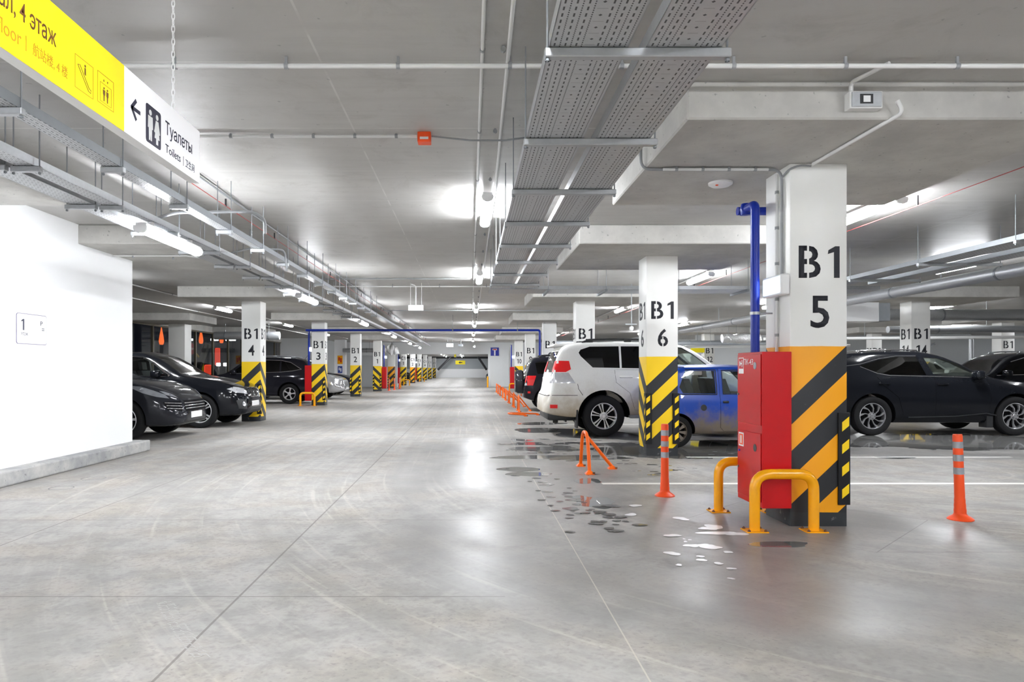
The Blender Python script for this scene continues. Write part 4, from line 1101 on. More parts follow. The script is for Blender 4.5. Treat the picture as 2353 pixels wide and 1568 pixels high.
b = BM()
for px, py, wx in ((215, 1100, 24), (141, 1122, 24)):
    cx, cy = flr(px, py); x2, _ = flr(px + wx, py); r = x2 - cx
    lathe(b, [(r, 0.0012), (r + 0.012, 0.0012)], (cx, cy, 0), seg=32)
tag(obj('ring_marks', b, M['damp']), 'two dark ring marks on the floor near the white wall kerb', 'ring marks', None, 'stuff')
b = BM()
x0, y0 = flr(395, 1425); 
for k in range(34):
    t = k / 33; px = 362 + 82 * t ** 1.25; py = 1385 + 125 * t
    for q in range(5):
        if rnd.random() < 0.28: continue
        cx, cy = flr(px + 9 * q, py + rnd.uniform(-1.5, 1.5)); L_ = rnd.uniform(.008, .014); sl = .006 if q % 2 else -.006
        prism(b, [(cx - L_, cy - sl), (cx + L_, cy + sl - .003), (cx + L_, cy + sl + .004), (cx - L_, cy - sl + .006)], 0.0, 0.0006)
M['dust'] = plain('pale_tyre_dust', (0.42, 0.41, 0.395), 0.8)
tag(obj('tyre_print', b, M['dust']), 'pale tyre tread print near the left floor joint', 'tyre print', None, 'stuff')

# ------------------------------------------------------------------ night outside
def lantern(y, z, label):
    t = thing('hanging_lantern', label, 'lantern', (-15.2, y, z), 0, 'orange lanterns')
    b = BM(); lathe(b, [(0, -0.38), (0.09, -0.36), (0.125, -0.22), (0.10, 0.0), (0.05, 0.28), (0.015, 0.5), (0, 0.55)], seg=14); obj('lantern_shade', b, M['lant'], t, smooth=60)
    b = BM(); tube(b, [(0, 0, 0.5), (0, 0, 4.6 - z)], 0.015, 5); obj('lantern_cord', b, M['dark'], t)
M['lant'] = glow('orange_lantern_glow', (1.0, 0.16, 0.03), 2.2)
struct('trim_4', box(BM(), -16.0, -12.3, 20, 52, 4.6, 4.75), M['walld'], 'dark awning slab outside the glazed wall carrying the lanterns')
for px, lab in ((371, 'orange lantern glowing outside the glass, left of the plain white column'), (462, 'orange lantern glowing outside the glass, just right of the plain white column'), (509, 'orange lantern glowing outside the glass, nearest column B1 4')):
    y = 15.2 * 1600 / (1080 - px); lantern(y, EYE + (849 - 775) * y / 1600, lab)
def outside(name, px, py, Y, w, h, mat, label, cat):
    p = at(px, py, Y); t = thing(name, label, cat, p); b = BM(); box(b, -w / 2, w / 2, -0.05, 0.05, -h / 2, h / 2, bev=min(w, h) * 0.2, seg=2); obj('lamp_glass', b, mat, t)
    b = BM(); tube(b, [(0, 0.07, h * .3), (0, 0.07, -0.02 - p.z)], 0.03, 6); obj('post', b, M['walld'], t); return t
M['hl'] = glow('twin_post_lamp', (0.9, 0.93, 1.0), 6.0); M['rg'] = glow('red_shop_light', (1.0, 0.07, 0.03), 1.2); M['wl'] = glow('street_strip_light', (0.9, 0.95, 1.0), 5.0)
rs = thing('road_sign', 'round red no-entry sign outside the glass by the plain white column', 'sign', at(434, 802, 45))
b = BM(); lathe(b, [(0, 0), (0.42, 0), (0.42, 0.04), (0, 0.04)], axis='y', seg=24); obj('sign_plate', b, lit('glowing_sign_red', (0.5, 0.02, 0.03), 0.3), rs)  # glow put into the sign plate and its bar, which are no lamps
b = BM(); box(b, -0.3, 0.3, -0.02, 0.0, -0.07, 0.07); obj('bar', b, lit('glowing_sign_white', (0.7, 0.7, 0.7), 0.3), rs)
b = BM(); tube(b, [(0, 0.06, -2.7), (0, 0.06, 0.3)], 0.04, 8); obj('sign_post', b, M['galvd'], rs)
for px, lab in ((502, 'left bright lamp on a post outside the glass'), (518, 'right bright lamp on a post outside the glass')):
    outside('headlight_or_post_lamp', px, 838, 40, 0.25, 0.2, M['hl'], lab, 'headlight_or_post_lamp')  # pair of bright lamps mounted on posts, no vehicle behind them
outside('street_light', 433, 781, 60, 0.8, 0.2, M['wl'], 'white strip light outside, nearest the plain white column', 'street light')
outside('street_light', 493, 781, 60, 0.7, 0.2, M['wl'], 'white strip light outside, left of the last lantern', 'street light')
outside('street_light', 530, 781, 60, 0.9, 0.2, M['wl'], 'white strip light outside, right of the last lantern', 'street light')
outside('street_light', 445, 757, 62, 0.2, 0.2, M['wl'], 'small white light high up outside the glass', 'street light')
outside('shop_light', 500, 820, 48, 0.35, 1.2, M['rg'], 'red vertical light outside the glass left of column B1 4', 'light')
outside('shop_light', 478, 850, 48, 0.5, 0.7, M['rg'], 'low red light outside the glass', 'light')
p = at(450, 812, 38); b = BM(); tube(b, [p, at(466, 832, 38)], 0.05, 6); q = at(466, 832, 38); tube(b, [q, (q.x, q.y, -0.02)], 0.06, 6); tag(obj('barrier_arm', b, lit('glowing_barrier_yellow', (0.6, 0.4, 0.02), 0.3)), 'yellow barrier arm outside the glass', 'barrier')  # glow put into the yellow paint; the arm is no lamp
b = BM(); tube(b, [at(478, 790, 34), at(430, 911, 34)], 0.16, 6); tag(obj('leaning_strut', b, M['walld']), 'grey slanting strut outside the glass', 'strut')

# ------------------------------------------------------------------ cars
def pchip(pts):
    xs = [p[0] for p in pts]; ys = [p[1] for p in pts]; n = len(xs)
    d = [(ys[i + 1] - ys[i]) / (xs[i + 1] - xs[i]) for i in range(n - 1)]
    m = [d[0]] + [0 if d[i - 1] * d[i] <= 0 else 2 * d[i - 1] * d[i] / (d[i - 1] + d[i]) for i in range(1, n - 1)] + [d[-1]]
    def f(x):
        if x <= xs[0]: return ys[0]
        if x >= xs[-1]: return ys[-1]
        i = 0
        while x > xs[i + 1]: i += 1
        h = xs[i + 1] - xs[i]; t = (x - xs[i]) / h
        return ((1 + 2 * t) * (1 - t) ** 2 * ys[i] + t * (1 - t) ** 2 * h * m[i] + t * t * (3 - 2 * t) * ys[i + 1] + t * t * (t - 1) * h * m[i + 1])
    return f

def paint(name, col, metal=0.0, dirt=None, rough=0.28):
    m = Mat(name); x, y, z = m.xyz(); n = m.noise(3.0, 5, 0.65); f = m.noise(60, 1)
    c = m.mix(f, tuple(v * 0.94 for v in col), tuple(min(1, v * 1.06) for v in col))
    r = n * 0.06 + rough
    if dirt:
        dc, z0, z1, amt = dirt
        k = ((1.0 - (z + (n - 0.5) * 0.9).ramp(z0, z1)) * amt).clamp()
        c = m.mix(k, c, dc); r = r + k * 0.35
        m.set('Coat Weight', (1.0 - k) * 0.3).set('Specular IOR Level', 0.3)
    else: m.set('Coat Weight', 0.0).set('Specular IOR Level', 0.30); r = n * 0.03 + 0.07
    m.set('Coat Roughness', 0.03).set('Base Color', c).set('Roughness', r).set('Metallic', metal)
    return m.m

G = {'clear': glassy('clear_car_glass', (0.93, 0.97, 0.95)), 'tint': glassy('smoked_car_glass', (0.10, 0.10, 0.10)), 'dark': glassy('dark_car_glass', (0.045, 0.045, 0.05))}
M['chrome'] = plain('chrome', (0.80, 0.80, 0.82), 0.10, 1.0, var=0.03)
M['alloy'] = plain('alloy_wheel_silver', (0.74, 0.74, 0.76), 0.30, 0.45, var=0.06)
M['tyre'] = plain('tyre_rubber', (0.014, 0.014, 0.015), 0.75, var=0.25, scale=20, spec=0.2)
M['well'] = plain('wheel_well_black', (0.006, 0.006, 0.007), 0.9, var=0.2, spec=0.1)
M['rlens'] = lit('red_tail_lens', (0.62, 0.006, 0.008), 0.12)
M['wlens'] = plain('clear_lamp_lens', (0.62, 0.63, 0.66), 0.08, 0.3, var=0.2, scale=14, coat=1.0)
M['smoke'] = plain('smoked_lamp_lens', (0.22, 0.23, 0.25), 0.06, 0.2, var=0.3, scale=10, coat=1.0)
M['plate'] = plain('white_number_plate', (0.85, 0.85, 0.85), 0.4, var=0.02)
M['seatl'] = plain('pale_seat_leather', (0.55, 0.52, 0.47), 0.6, var=0.05)
M['seatd'] = plain('dark_seat_fabric', (0.05, 0.05, 0.055), 0.8, var=0.1)

def car_sections(s):
    roof, belt, bot, hw = pchip(s['roof']), pchip(s['belt']), pchip(s['bot']), pchip(s['hw'])
    def sec(x, inset=0.0, zb_=None, top=0.0):
        zr = roof(x) - top; zb = bot(x) if zb_ is None else zb_; zt = min(belt(x), zr - 0.035); w = hw(x) - inset
        zt = max(zt, zb + 0.12); zr = max(zr, zt + 0.03)
        hb = zt - zb; h = zr - zt; k = s.get('tumble', 0.30); wb = w * 0.94; yr = max(wb - k * h, w * 0.45)
        cr = s.get('crown', 0.035) if h > 0.15 else 0.03
        P = [(0, zb), (0.74 * w, zb), (0.90 * w, zb + 0.02 * hb), (0.955 * w, zb + 0.08 * hb), (0.985 * w, zb + 0.22 * hb), (w, zb + 0.44 * hb), (w, zb + 0.62 * hb), (0.988 * w, zb + 0.80 * hb), (0.972 * w, zb + 0.92 * hb), (wb, zt)]
        rc = min(0.09, h * 0.5); dy = (wb - yr)
        for q in (0.35, 0.7, 0.9):
            P.append((wb - dy * q ** 1.1 * 0.9, zt + (h - rc * 0.6) * q))
        P += [(yr + 0.0, zr - rc * 0.45), (yr - rc * 0.45, zr - rc * 0.10), (yr - rc * 1.4, zr + cr * 0.25), (yr * 0.45, zr + cr * 0.8), (0, zr + cr)]
        return P
    return sec

def loft(xs, sec, **k):
    b = BM(); rings = []
    for x in xs:
        P = sec(x, **k); ring = [(-y, z) for y, z in P[::-1]][:-1] + P[:-1]
        # start at roof centre, down -y side, bottom centre, up +y side
        ring = [(-y, z) for y, z in P[::-1]] + [(y, z) for y, z in P[1:-1]]
        rings.append([b.verts.new((x, y, z)) for y, z in ring])
    n = len(rings[0])
    for a, c in zip(rings, rings[1:]):
        for i in range(n): b.faces.new((a[i], a[(i + 1) % n], c[(i + 1) % n], c[i]))
    b.faces.new(rings[0][::-1]); b.faces.new(rings[-1])
    bmesh.ops.recalc_face_normals(b, faces=b.faces[:])
    return b

def patch(bvh, poly, axis, off=0.004, thick=0.008, cell=0.07, sgn=1):
    """cut a flat outline into small cells and lay it on the body by projecting along an axis"""
    b = BM()
    toP = {'y': lambda u, v: (u, 0, v), 'x': lambda u, v: (0, u, v), 'z': lambda u, v: (u, v, 0)}[axis]
    vs = [b.verts.new(toP(u, v)) for u, v in poly]; b.faces.new(vs)
    lo = [min(p[i] for p in poly) for i in (0, 1)]; hi = [max(p[i] for p in poly) for i in (0, 1)]
    ia = {'y': (0, 2), 'x': (1, 2), 'z': (0, 1)}[axis]
    for i in (0, 1):
        n = int((hi[i] - lo[i]) / cell)
        for k in range(1, n + 1):
            co = [0, 0, 0]; co[ia[i]] = lo[i] + (hi[i] - lo[i]) * k / (n + 1); no = [0, 0, 0]; no[ia[i]] = 1
            bmesh.ops.bisect_plane(b, geom=b.verts[:] + b.edges[:] + b.faces[:], plane_co=co, plane_no=no)
    d = {'y': Vector((0, -sgn, 0)), 'x': Vector((-sgn, 0, 0)), 'z': Vector((0, 0, -1))}[axis]
    bad = []
    for v in b.verts:
        h = bvh.ray_cast(v.co - d * 9, d)
        if h[0] is None: bad.append(v)
        else: v.co = h[0] + (h[1] if h[1].dot(d) < 0 else -h[1]) * off
    if bad: bmesh.ops.delete(b, geom=bad, context='VERTS')
    if not b.faces: return b
    r = bmesh.ops.extrude_face_region(b, geom=b.faces[:])
    for v in [g for g in r['geom'] if isinstance(g, bmesh.types.BMVert)]: v.co += d * thick
    return b

def ribbon(bvh, pts, axis, r=0.006, sgn=1, step=0.05):
    P = []
    for a, c in zip(pts, pts[1:]):
        a, c = Vector(a), Vector(c); n = max(1, int((c - a).length / step))
        P += [a.lerp(c, k / n) for k in range(n)]
    P.append(Vector(pts[-1]))
    d = {'y': Vector((0, -sgn, 0)), 'x': Vector((-sgn, 0, 0))}[axis]; out = []
    for p in P:
        o = Vector((p.x, 0, p.y)) if axis == 'y' else Vector((0, p.x, p.y))
        h = bvh.ray_cast(o - d * 9, d)
        if h[0] is not None: out.append(h[0])
    b = BM()
    if len(out) > 1: tube(b, out, r, 5)
    return b

def wheel_mesh(s):
    R, w, rim_r = s['R'], s.get('tw', 0.23), s['R'] * s.get('rim', 0.62)
    b = BM(); h = w / 2
    lathe(b, [(rim_r * 0.96, -h * .75), (rim_r * 1.02, -h * .86), (R * .86, -h), (R * .955, -h * .92), (R * .992, -h * .72), (R, -h * .3), (R, h * .3), (R * .992, h * .72), (R * .955, h * .92), (R * .86, h), (rim_r * 1.02, h * .86), (rim_r * 0.96, h * .75)], axis='y', seg=36)
    ty = obj('wheel', b, M['tyre'], smooth=40)
    b = BM(); y0 = -h * 0.80                                  # outer face of the rim toward -y
    lathe(b, [(rim_r * 1.01, y0 - .004), (rim_r * .97, y0 - .008), (rim_r * .93, y0 + .006), (rim_r * .90, y0 + .05), (rim_r * .86, h * .7)], axis='y', seg=36)
    n, kind = s.get('spokes', 5), s.get('kind', 'single')
    for i in range(n):
        a = 2 * math.pi * i / n + s.get('a0', math.pi / 2)
        offs = ((-0.20, 0.115), (0.20, 0.115)) if kind == 'double' else ((0, s.get('sw', 0.17)),)
        for oa, sw in offs:
            tw = s.get('twist', 0.0)
            def pt(r, da, y): return (r * math.cos(a + da), y, r * math.sin(a + da))
            i0, i1 = oa * 0.9 / 1, oa * 0.72
            q = [pt(rim_r * .22, i0 * 1.4 - sw * 1.1, y0 + .018), pt(rim_r * .22, i0 * 1.4 + sw * 1.1, y0 + .018), pt(rim_r * .60, i1 + sw * .62 + tw * .5, y0 + .004), pt(rim_r * .94, i1 + sw * .62 * s.get('flare', 1) + tw, y0 + .008), pt(rim_r * .94, i1 - sw * .62 * s.get('flare', 1) + tw, y0 + .008), pt(rim_r * .60, i1 - sw * .62 + tw * .5, y0 + .004)]
            A = [b.verts.new(p) for p in q]; B = [b.verts.new((p[0], p[1] + .035, p[2])) for p in q]
            b.faces.new(A); b.faces.new(B[::-1])
            for j in range(6): b.faces.new((A[j], A[(j + 1) % 6], B[(j + 1) % 6], B[j]))
    lathe(b, [(0, y0 + .004), (rim_r * .14, y0 + .004), (rim_r * .17, y0 + .012), (rim_r * .30, y0 + .018), (rim_r * .30, y0 + .06), (0, y0 + .06)], axis='y', seg=18)
    rm = obj('rim', b, s.get('rimmat', M['alloy']), ty, smooth=30)
    b = BM(); lathe(b, [(0, y0 + .07), (rim_r * .78, y0 + .07), (rim_r * .88, y0 + .085), (rim_r * .88, h * .6), (0, h * .6)], axis='y', seg=24)
    for i in range(5):
        a = 2 * math.pi * i / 5 + .3; lathe(b, [(rim_r * .035, y0 + .004), (rim_r * .035, y0 + .03)], (rim_r * .22 * math.cos(a), 0, rim_r * .22 * math.sin(a)), 'y', 6)
    obj('brake_disc', b, M['well'], ty)
    return ty

def build_car(s, loc, rz, label, cat='car', name='car'):
    root = thing(name, label, cat, loc, rz)
    L = s['L']; sec = car_sections(s)
    xs = set()
    x = 0.0
    while x < L: xs.add(round(x, 3)); x += 0.09
    for key in ('roof', 'hw', 'bot'):
        for p in s[key]: xs.add(round(p[0], 3))
    for e in (0.012, 0.03, 0.055, L - 0.012, L - 0.03, L - 0.055, L - 0.1): xs.add(round(e, 3))
    xs = sorted(v for v in xs if 0 <= v <= L)
    xs = [v for i, v in enumerate(xs) if i == 0 or v - xs[i - 1] > 0.006]
    b = loft(xs, sec)
    bvh = BVHTree.FromBMesh(b)
    mats = [s['paint'], M['well'], s.get('trim', M['dark']), M[s.get('lining', 'seatd')]]
    body = obj('body', b, mats, root)
    # wheel wells and cabin opened with solid cutters
    cut = []
    def cutter(bm, mi=1):
        for f in bm.faces: f.material_index = mi
        o = obj('cutter_tmp', bm, mats, root); cut.append(o)
    W, R = s['W'], s['R']
    for xw in s['wheels']:
        for sg in (-1, 1):
            c = BM(); cy_ = sg * (W - 0.14)
            lathe(c, [(0, cy_ - 0.19), (R + s.get('gap', 0.055), cy_ - 0.19), (R + s.get('gap', 0.055), cy_ + 0.3), (0, cy_ + 0.3)], (xw, 0, R), 'y', 36); cutter(c)
    gp = s.get('glass', [])
    if s.get('cabin'):
        c0, c1, zf = s['cabin']; zf = max(zf, 2 * R + s.get('gap', .055) + .03)      # the floor stays above the wheel wells
        cx = [c0 + (c1 - c0) * i / 24 for i in range(25)]
        cutter(loft(cx, sec, inset=0.085, zb_=zf, top=0.055), 3)
        for poly, axis, tint in gp:
            c = BM()
            if axis == 'y': prism(c, poly, -1.6, 1.6, 'y')
            elif axis == 'z': prism(c, poly, s['wz'], 2.6, 'z')
            elif axis == 'x': prism(c, poly, -0.6, c0 + 0.12, 'x')
            cutter(c, 2)
    for o in cut:
        md = body.modifiers.new('cut', 'BOOLEAN'); md.operation = 'DIFFERENCE'; md.object = o; md.solver = 'EXACT'
    dg = bpy.context.evaluated_depsgraph_get(); dg.update()
    me = bpy.data.meshes.new_from_object(body.evaluated_get(dg))
    body.modifiers.clear(); old = body.data; body.data = me; bpy.data.meshes.remove(old)
    me.polygons.foreach_set('use_smooth', [True] * len(me.polygons)); me.set_sharp_from_angle(angle=math.radians(32))
    for o in cut: bpy.data.objects.remove(o)
    # glazing
    GN = {'y': 'side_window', 'z': 'windscreen', 'x': 'rear_window'}
    for poly, axis, tint in gp:
        for sg in ((-1, 1) if axis == 'y' else (1 if axis == 'z' else -1,)):
            g = patch(bvh, poly, axis, -0.004, 0.004, 0.09, sg); obj(GN[axis], g, G[tint], root, smooth=40)
            if axis == 'y' and s.get('wtrim'):
                pass
    for poly, axis, mk, nm in s.get('patches', []):
        mk = M[mk] if isinstance(mk, str) else mk
        if axis == 'y':
            for sg in (-1, 1): obj(nm, patch(bvh, poly, 'y', 0.004, 0.012, 0.06, sg), mk, root, smooth=40)
        elif axis == 'z': obj(nm, patch(bvh, poly, 'z', 0.004, 0.012, 0.06), mk, root, smooth=40)
        else:
            sg = 1 if axis[0] == 'f' else -1
            pls = [poly] if axis[1] == '1' else [poly, [(-u, v) for u, v in poly]]
            for p in pls: obj(nm, patch(bvh, p, 'x', 0.004, 0.015, 0.05, sg), mk, root, smooth=40)
    for poly, hnd in s.get('doors', []):
        for sg in (-1, 1):
            d = obj('door', patch(bvh, poly, 'y', 0.004, 0.010, 0.06, sg), s['paint'], root, smooth=50)
            ed = ribbon(bvh, poly + [poly[0]], 'y', 0.0042, sg); obj('door_gap', ed, M['well'], d)
            if hnd:
                hx, hz, hl = hnd; y = bvh.ray_cast(Vector((hx, sg * 9, hz)), Vector((0, -sg, 0)))[0]
                if y is not None:
                    h = BM(); box(h, hx - hl / 2, hx + hl / 2, y.y + sg * 0.012 - 0.018, y.y + sg * 0.012 + 0.018, hz - 0.018, hz + 0.018, bev=0.012); obj('handle', h, s.get('handle', s['paint']), d, smooth=40)
    for pts, axis, r, mk, nm in s.get('lines', []):
        for sg in ((-1, 1) if axis == 'y' else ((1,) if axis == 'f' else (-1,))):
            obj(nm, ribbon(bvh, pts, 'y' if axis == 'y' else 'x', r, sg), M[mk] if isinstance(mk, str) else mk, root, smooth=50)
    # wheels
    wp = wheel_mesh(s); wp.parent = root; first = True
    for xw in s['wheels']:
        for sg in (-1, 1):
            o = wp if first else dup(wp, root); first = False
            o.location = (xw, sg * (W - s.get('tw', 0.23) / 2 - s.get('win', 0.02)), R); o.rotation_euler = (0, 0.4 * xw, 0 if sg < 0 else math.pi)
    # mirrors
    if s.get('mirror'):
        mx, mz = s['mirror']
        for sg in (-1, 1):
            h = bvh.ray_cast(Vector((mx, sg * 9, mz)), Vector((0, -sg, 0)))[0]
            yy = h.y if h is not None else sg * W * .85
            bm = BM(); box(bm, mx - 0.07, mx + 0.10, yy + sg * 0.13 - 0.11, yy + sg * 0.13 + 0.11, mz - 0.01, mz + 0.16, bev=0.05, seg=3); box(bm, mx - 0.02, mx + 0.05, min(yy, yy + sg * .1), max(yy, yy + sg * .1), mz - 0.02, mz + 0.02)
            mo = obj('mirror', bm, s.get('mirmat', s['paint']), root, smooth=40)
    # cabin furniture
    if s.get('cabin'):
        st = M[s.get('seat', 'seatd')]; zf = s['cabin'][2]
        for sx in s.get('seats', []):
            for sg in ((-1, 1) if sx != s['seats'][-1] or len(s['seats']) == 1 else (-1, 1)):
                bm = BM(); y = sg * 0.37
                box(bm, sx, sx + 0.5, y - 0.24, y + 0.24, zf + 0.02, zf + 0.22, bev=0.05); 
                prism(bm, [(sx + 0.02, zf + .15), (sx + 0.16, zf + .15), (sx - 0.06, zf + .72), (sx - 0.17, zf + .72)], y - 0.23, y + 0.23, 'y')
                prism(bm, [(sx - 0.08, zf + .74), (sx - 0.16, zf + .74), (sx - 0.20, zf + .92), (sx - 0.11, zf + .92)], y - 0.12, y + 0.12, 'y')
                obj('seat', bm, st, root)
        if s.get('dash'):
            dx, dz = s['dash']; bm = BM(); box(bm, dx, dx + 0.35, -W * .72, W * .72, zf, dz, bev=0.05); obj('dashboard', bm, M['dark'], root)
            bm = BM(); ring = [(dx - 0.10 + 0.06 * math.sin(a), 0.37 + 0.18 * math.cos(a), dz - 0.04 + 0.17 * math.sin(a)) for a in [2 * math.pi * k / 20 for k in range(21)]]
            tube(bm, ring, 0.014, 6, caps=False); tube(bm, [(dx - 0.1, 0.37, dz - 0.04), (dx + 0.05, 0.37, dz - 0.1)], 0.03, 6); box(bm, dx - .11, dx - .09, .22, .52, dz - .06, dz - .02); obj('steering_wheel', bm, M['dark'], root)
            bm = BM(); box(bm, dx - 0.35, dx - 0.32, -0.12, 0.12, s['mirz'], s['mirz'] + 0.06, bev=0.01); obj('rear_view_mirror', bm, M['dark'], root)
    for f in s.get('extra', []): f(root, bvh)
    return root

def box_part(name, mat, *a, **k):
    def f(root, bvh):
        b = BM()
        for q in a: box(b, *q, **k)
        obj(name, b, M[mat] if isinstance(mat, str) else mat, root, smooth=40)
    return f
def rails(z0, x0, x1, y, mat, r=0.02, foot=0.07):
    def f(root, bvh):
        for sg in (-1, 1):
            b = BM(); P = []
            n = 12
            for k in range(n + 1):
                x = x0 + (x1 - x0) * k / n; h = bvh.ray_cast(Vector((x, sg * y, 5)), Vector((0, 0, -1)))[0]
                P.append(Vector((x, sg * y, h.z + (foot if 0 < k < n else 0.0))))
            tube(b, P, r, 8)
            for k in (1, n // 2, n - 1): box(b, P[k].x - 0.07, P[k].x + 0.07, sg * y - r, sg * y + r, P[k].z - foot, P[k].z + r * .8, bev=0.008)
            obj('roof_rail', b, M[mat], root, smooth=40)
    return f

# ---- white off-roader (tail toward the lane)
WHITE = paint('dusty_white_car_paint', (0.82, 0.82, 0.80), 0.0, ((0.40, 0.32, 0.21), 0.15, 1.15, 1.0))
prado = dict(L=4.76, W=0.94, R=0.40, tw=0.26, rim=0.63, wheels=(1.13, 3.92), gap=0.10, paint=WHITE, tumble=0.26, crown=0.03,
    roof=[(0, .70), (.03, .80), (.08, .86), (.13, 1.10), (.20, 1.36), (.33, 1.70), (.46, 1.775), (.8, 1.815), (1.5, 1.83), (2.3, 1.815), (2.62, 1.775), (2.85, 1.69), (3.50, 1.225), (3.56, 1.20), (4.2, 1.13), (4.55, 1.03), (4.70, .85), (4.76, .62)],
    belt=[(0, .6), (.10, .80), (.16, 1.25), (.5, 1.27), (3.4, 1.22), (3.6, 1.16), (4.2, 1.08), (4.76, .6)],
    bot=[(0, .46), (.2, .40), (.6, .36), (4.2, .36), (4.6, .40), (4.76, .48)],
    hw=[(0, .70), (.03, .80), (.10, .87), (.25, .915), (.6, .94), (4.0, .94), (4.4, .90), (4.66, .80), (4.76, .62)],
    spokes=6, kind='double', a0=0.2, rimmat=M['alloy'],
    cabin=(0.5, 3.45, 0.62), wz=1.27, seats=(2.3, 1.25), seat='seatl', dash=(3.0, 1.18), mirz=1.6, mirror=(3.12, 1.24), lining='seatl',
    glass=[([(.66, 1.62), (.70, 1.55), (.92, 1.335), (1.44, 1.325), (1.44, 1.745), (.88, 1.74), (.70, 1.68)], 'y', 'dark'),
           ([(1.48, 1.745), (1.48, 1.325), (2.36, 1.31), (2.36, 1.745)], 'y', 'dark'),
           ([(2.46, 1.735), (2.46, 1.30), (3.26, 1.285), (2.86, 1.60), (2.66, 1.72)], 'y', 'clear'),
           ([(2.92, -.62), (3.42, -.70), (3.42, .70), (2.92, .62)], 'z', 'clear'),
           ([(-.62, 1.66), (.62, 1.66), (.70, 1.24), (-.70, 1.24)], 'x', 'tint')],
    patches=[([(.17, 1.245), (.40, 1.245), (.50, 1.30), (.47, 1.46), (.24, 1.465)], 'y', 'rlens', 'tail_light'),
             ([(.13, 1.04), (.58, 1.03), (.45, 1.235), (.15, 1.235)], 'y', 'wlens', 'tail_light'),
             ([(.62, 1.25), (.86, 1.25), (.78, 1.46), (.60, 1.46)], 'r2', 'rlens', 'tail_light'),
             ([(.64, 1.03), (.88, 1.03), (.86, 1.24), (.64, 1.24)], 'r2', 'wlens', 'tail_light'),
             ([(.10, .55), (.24, .55), (.24, .62), (.10, .62)], 'y', 'rlens', 'reflector'),
             ([(-.10, .98), (.62, .98), (.62, 1.16), (-.10, 1.16)], 'r1', WHITE, 'plate_recess'),
             ([(-.26, .82), (.26, .82), (.26, .93), (-.26, .93)], 'r1', 'plate', 'number_plate')],
    doors=[([(1.46, 1.29), (2.38, 1.28), (2.38, .55), (1.72, .52), (1.62, .85), (1.36, 1.05), (1.34, 1.29)], (1.55, 1.15, .25)), ([(2.42, 1.28), (3.36, 1.25), (3.40, .55), (2.42, .52)], (2.55, 1.13, .25))],
    lines=[([(.62, 1.02), (.64, .92), (.72, .80)], 'y', .005, 'well', 'panel_gap'), ([(.03, .80), (.62, .80)], 'y', .005, 'well', 'panel_gap'), ([(-.8, .79), (.8, .79)], 'r', .006, 'well', 'panel_gap')],
    extra=[rails(1.83, .75, 2.55, .60, 'dark', .022, .05),
           box_part('rear_bumper_valance', 'dark', (.06, .62, -.72, .72, .30, .47), bev=.05), box_part('side_step', 'galvd', (1.62, 3.42, -.93, -.80, .36, .42), (1.62, 3.42, .80, .93, .36, .42), bev=.02),
           box_part('mud_flap', 'dark', (.60, .63, -.92, -.66, .17, .52), (.60, .63, .66, .92, .17, .52)),
           box_part('roof_spoiler', WHITE, (.20, .50, -.60, .60, 1.755, 1.80), bev=.02), box_part('tow_hook', 'dark', (.2, .3, -.5, -.42, .24, .32))])
build_car(prado, (1.44, 14.26, 0), 0, 'dusty white off-roader parked tail toward the lane, behind column B1 6')

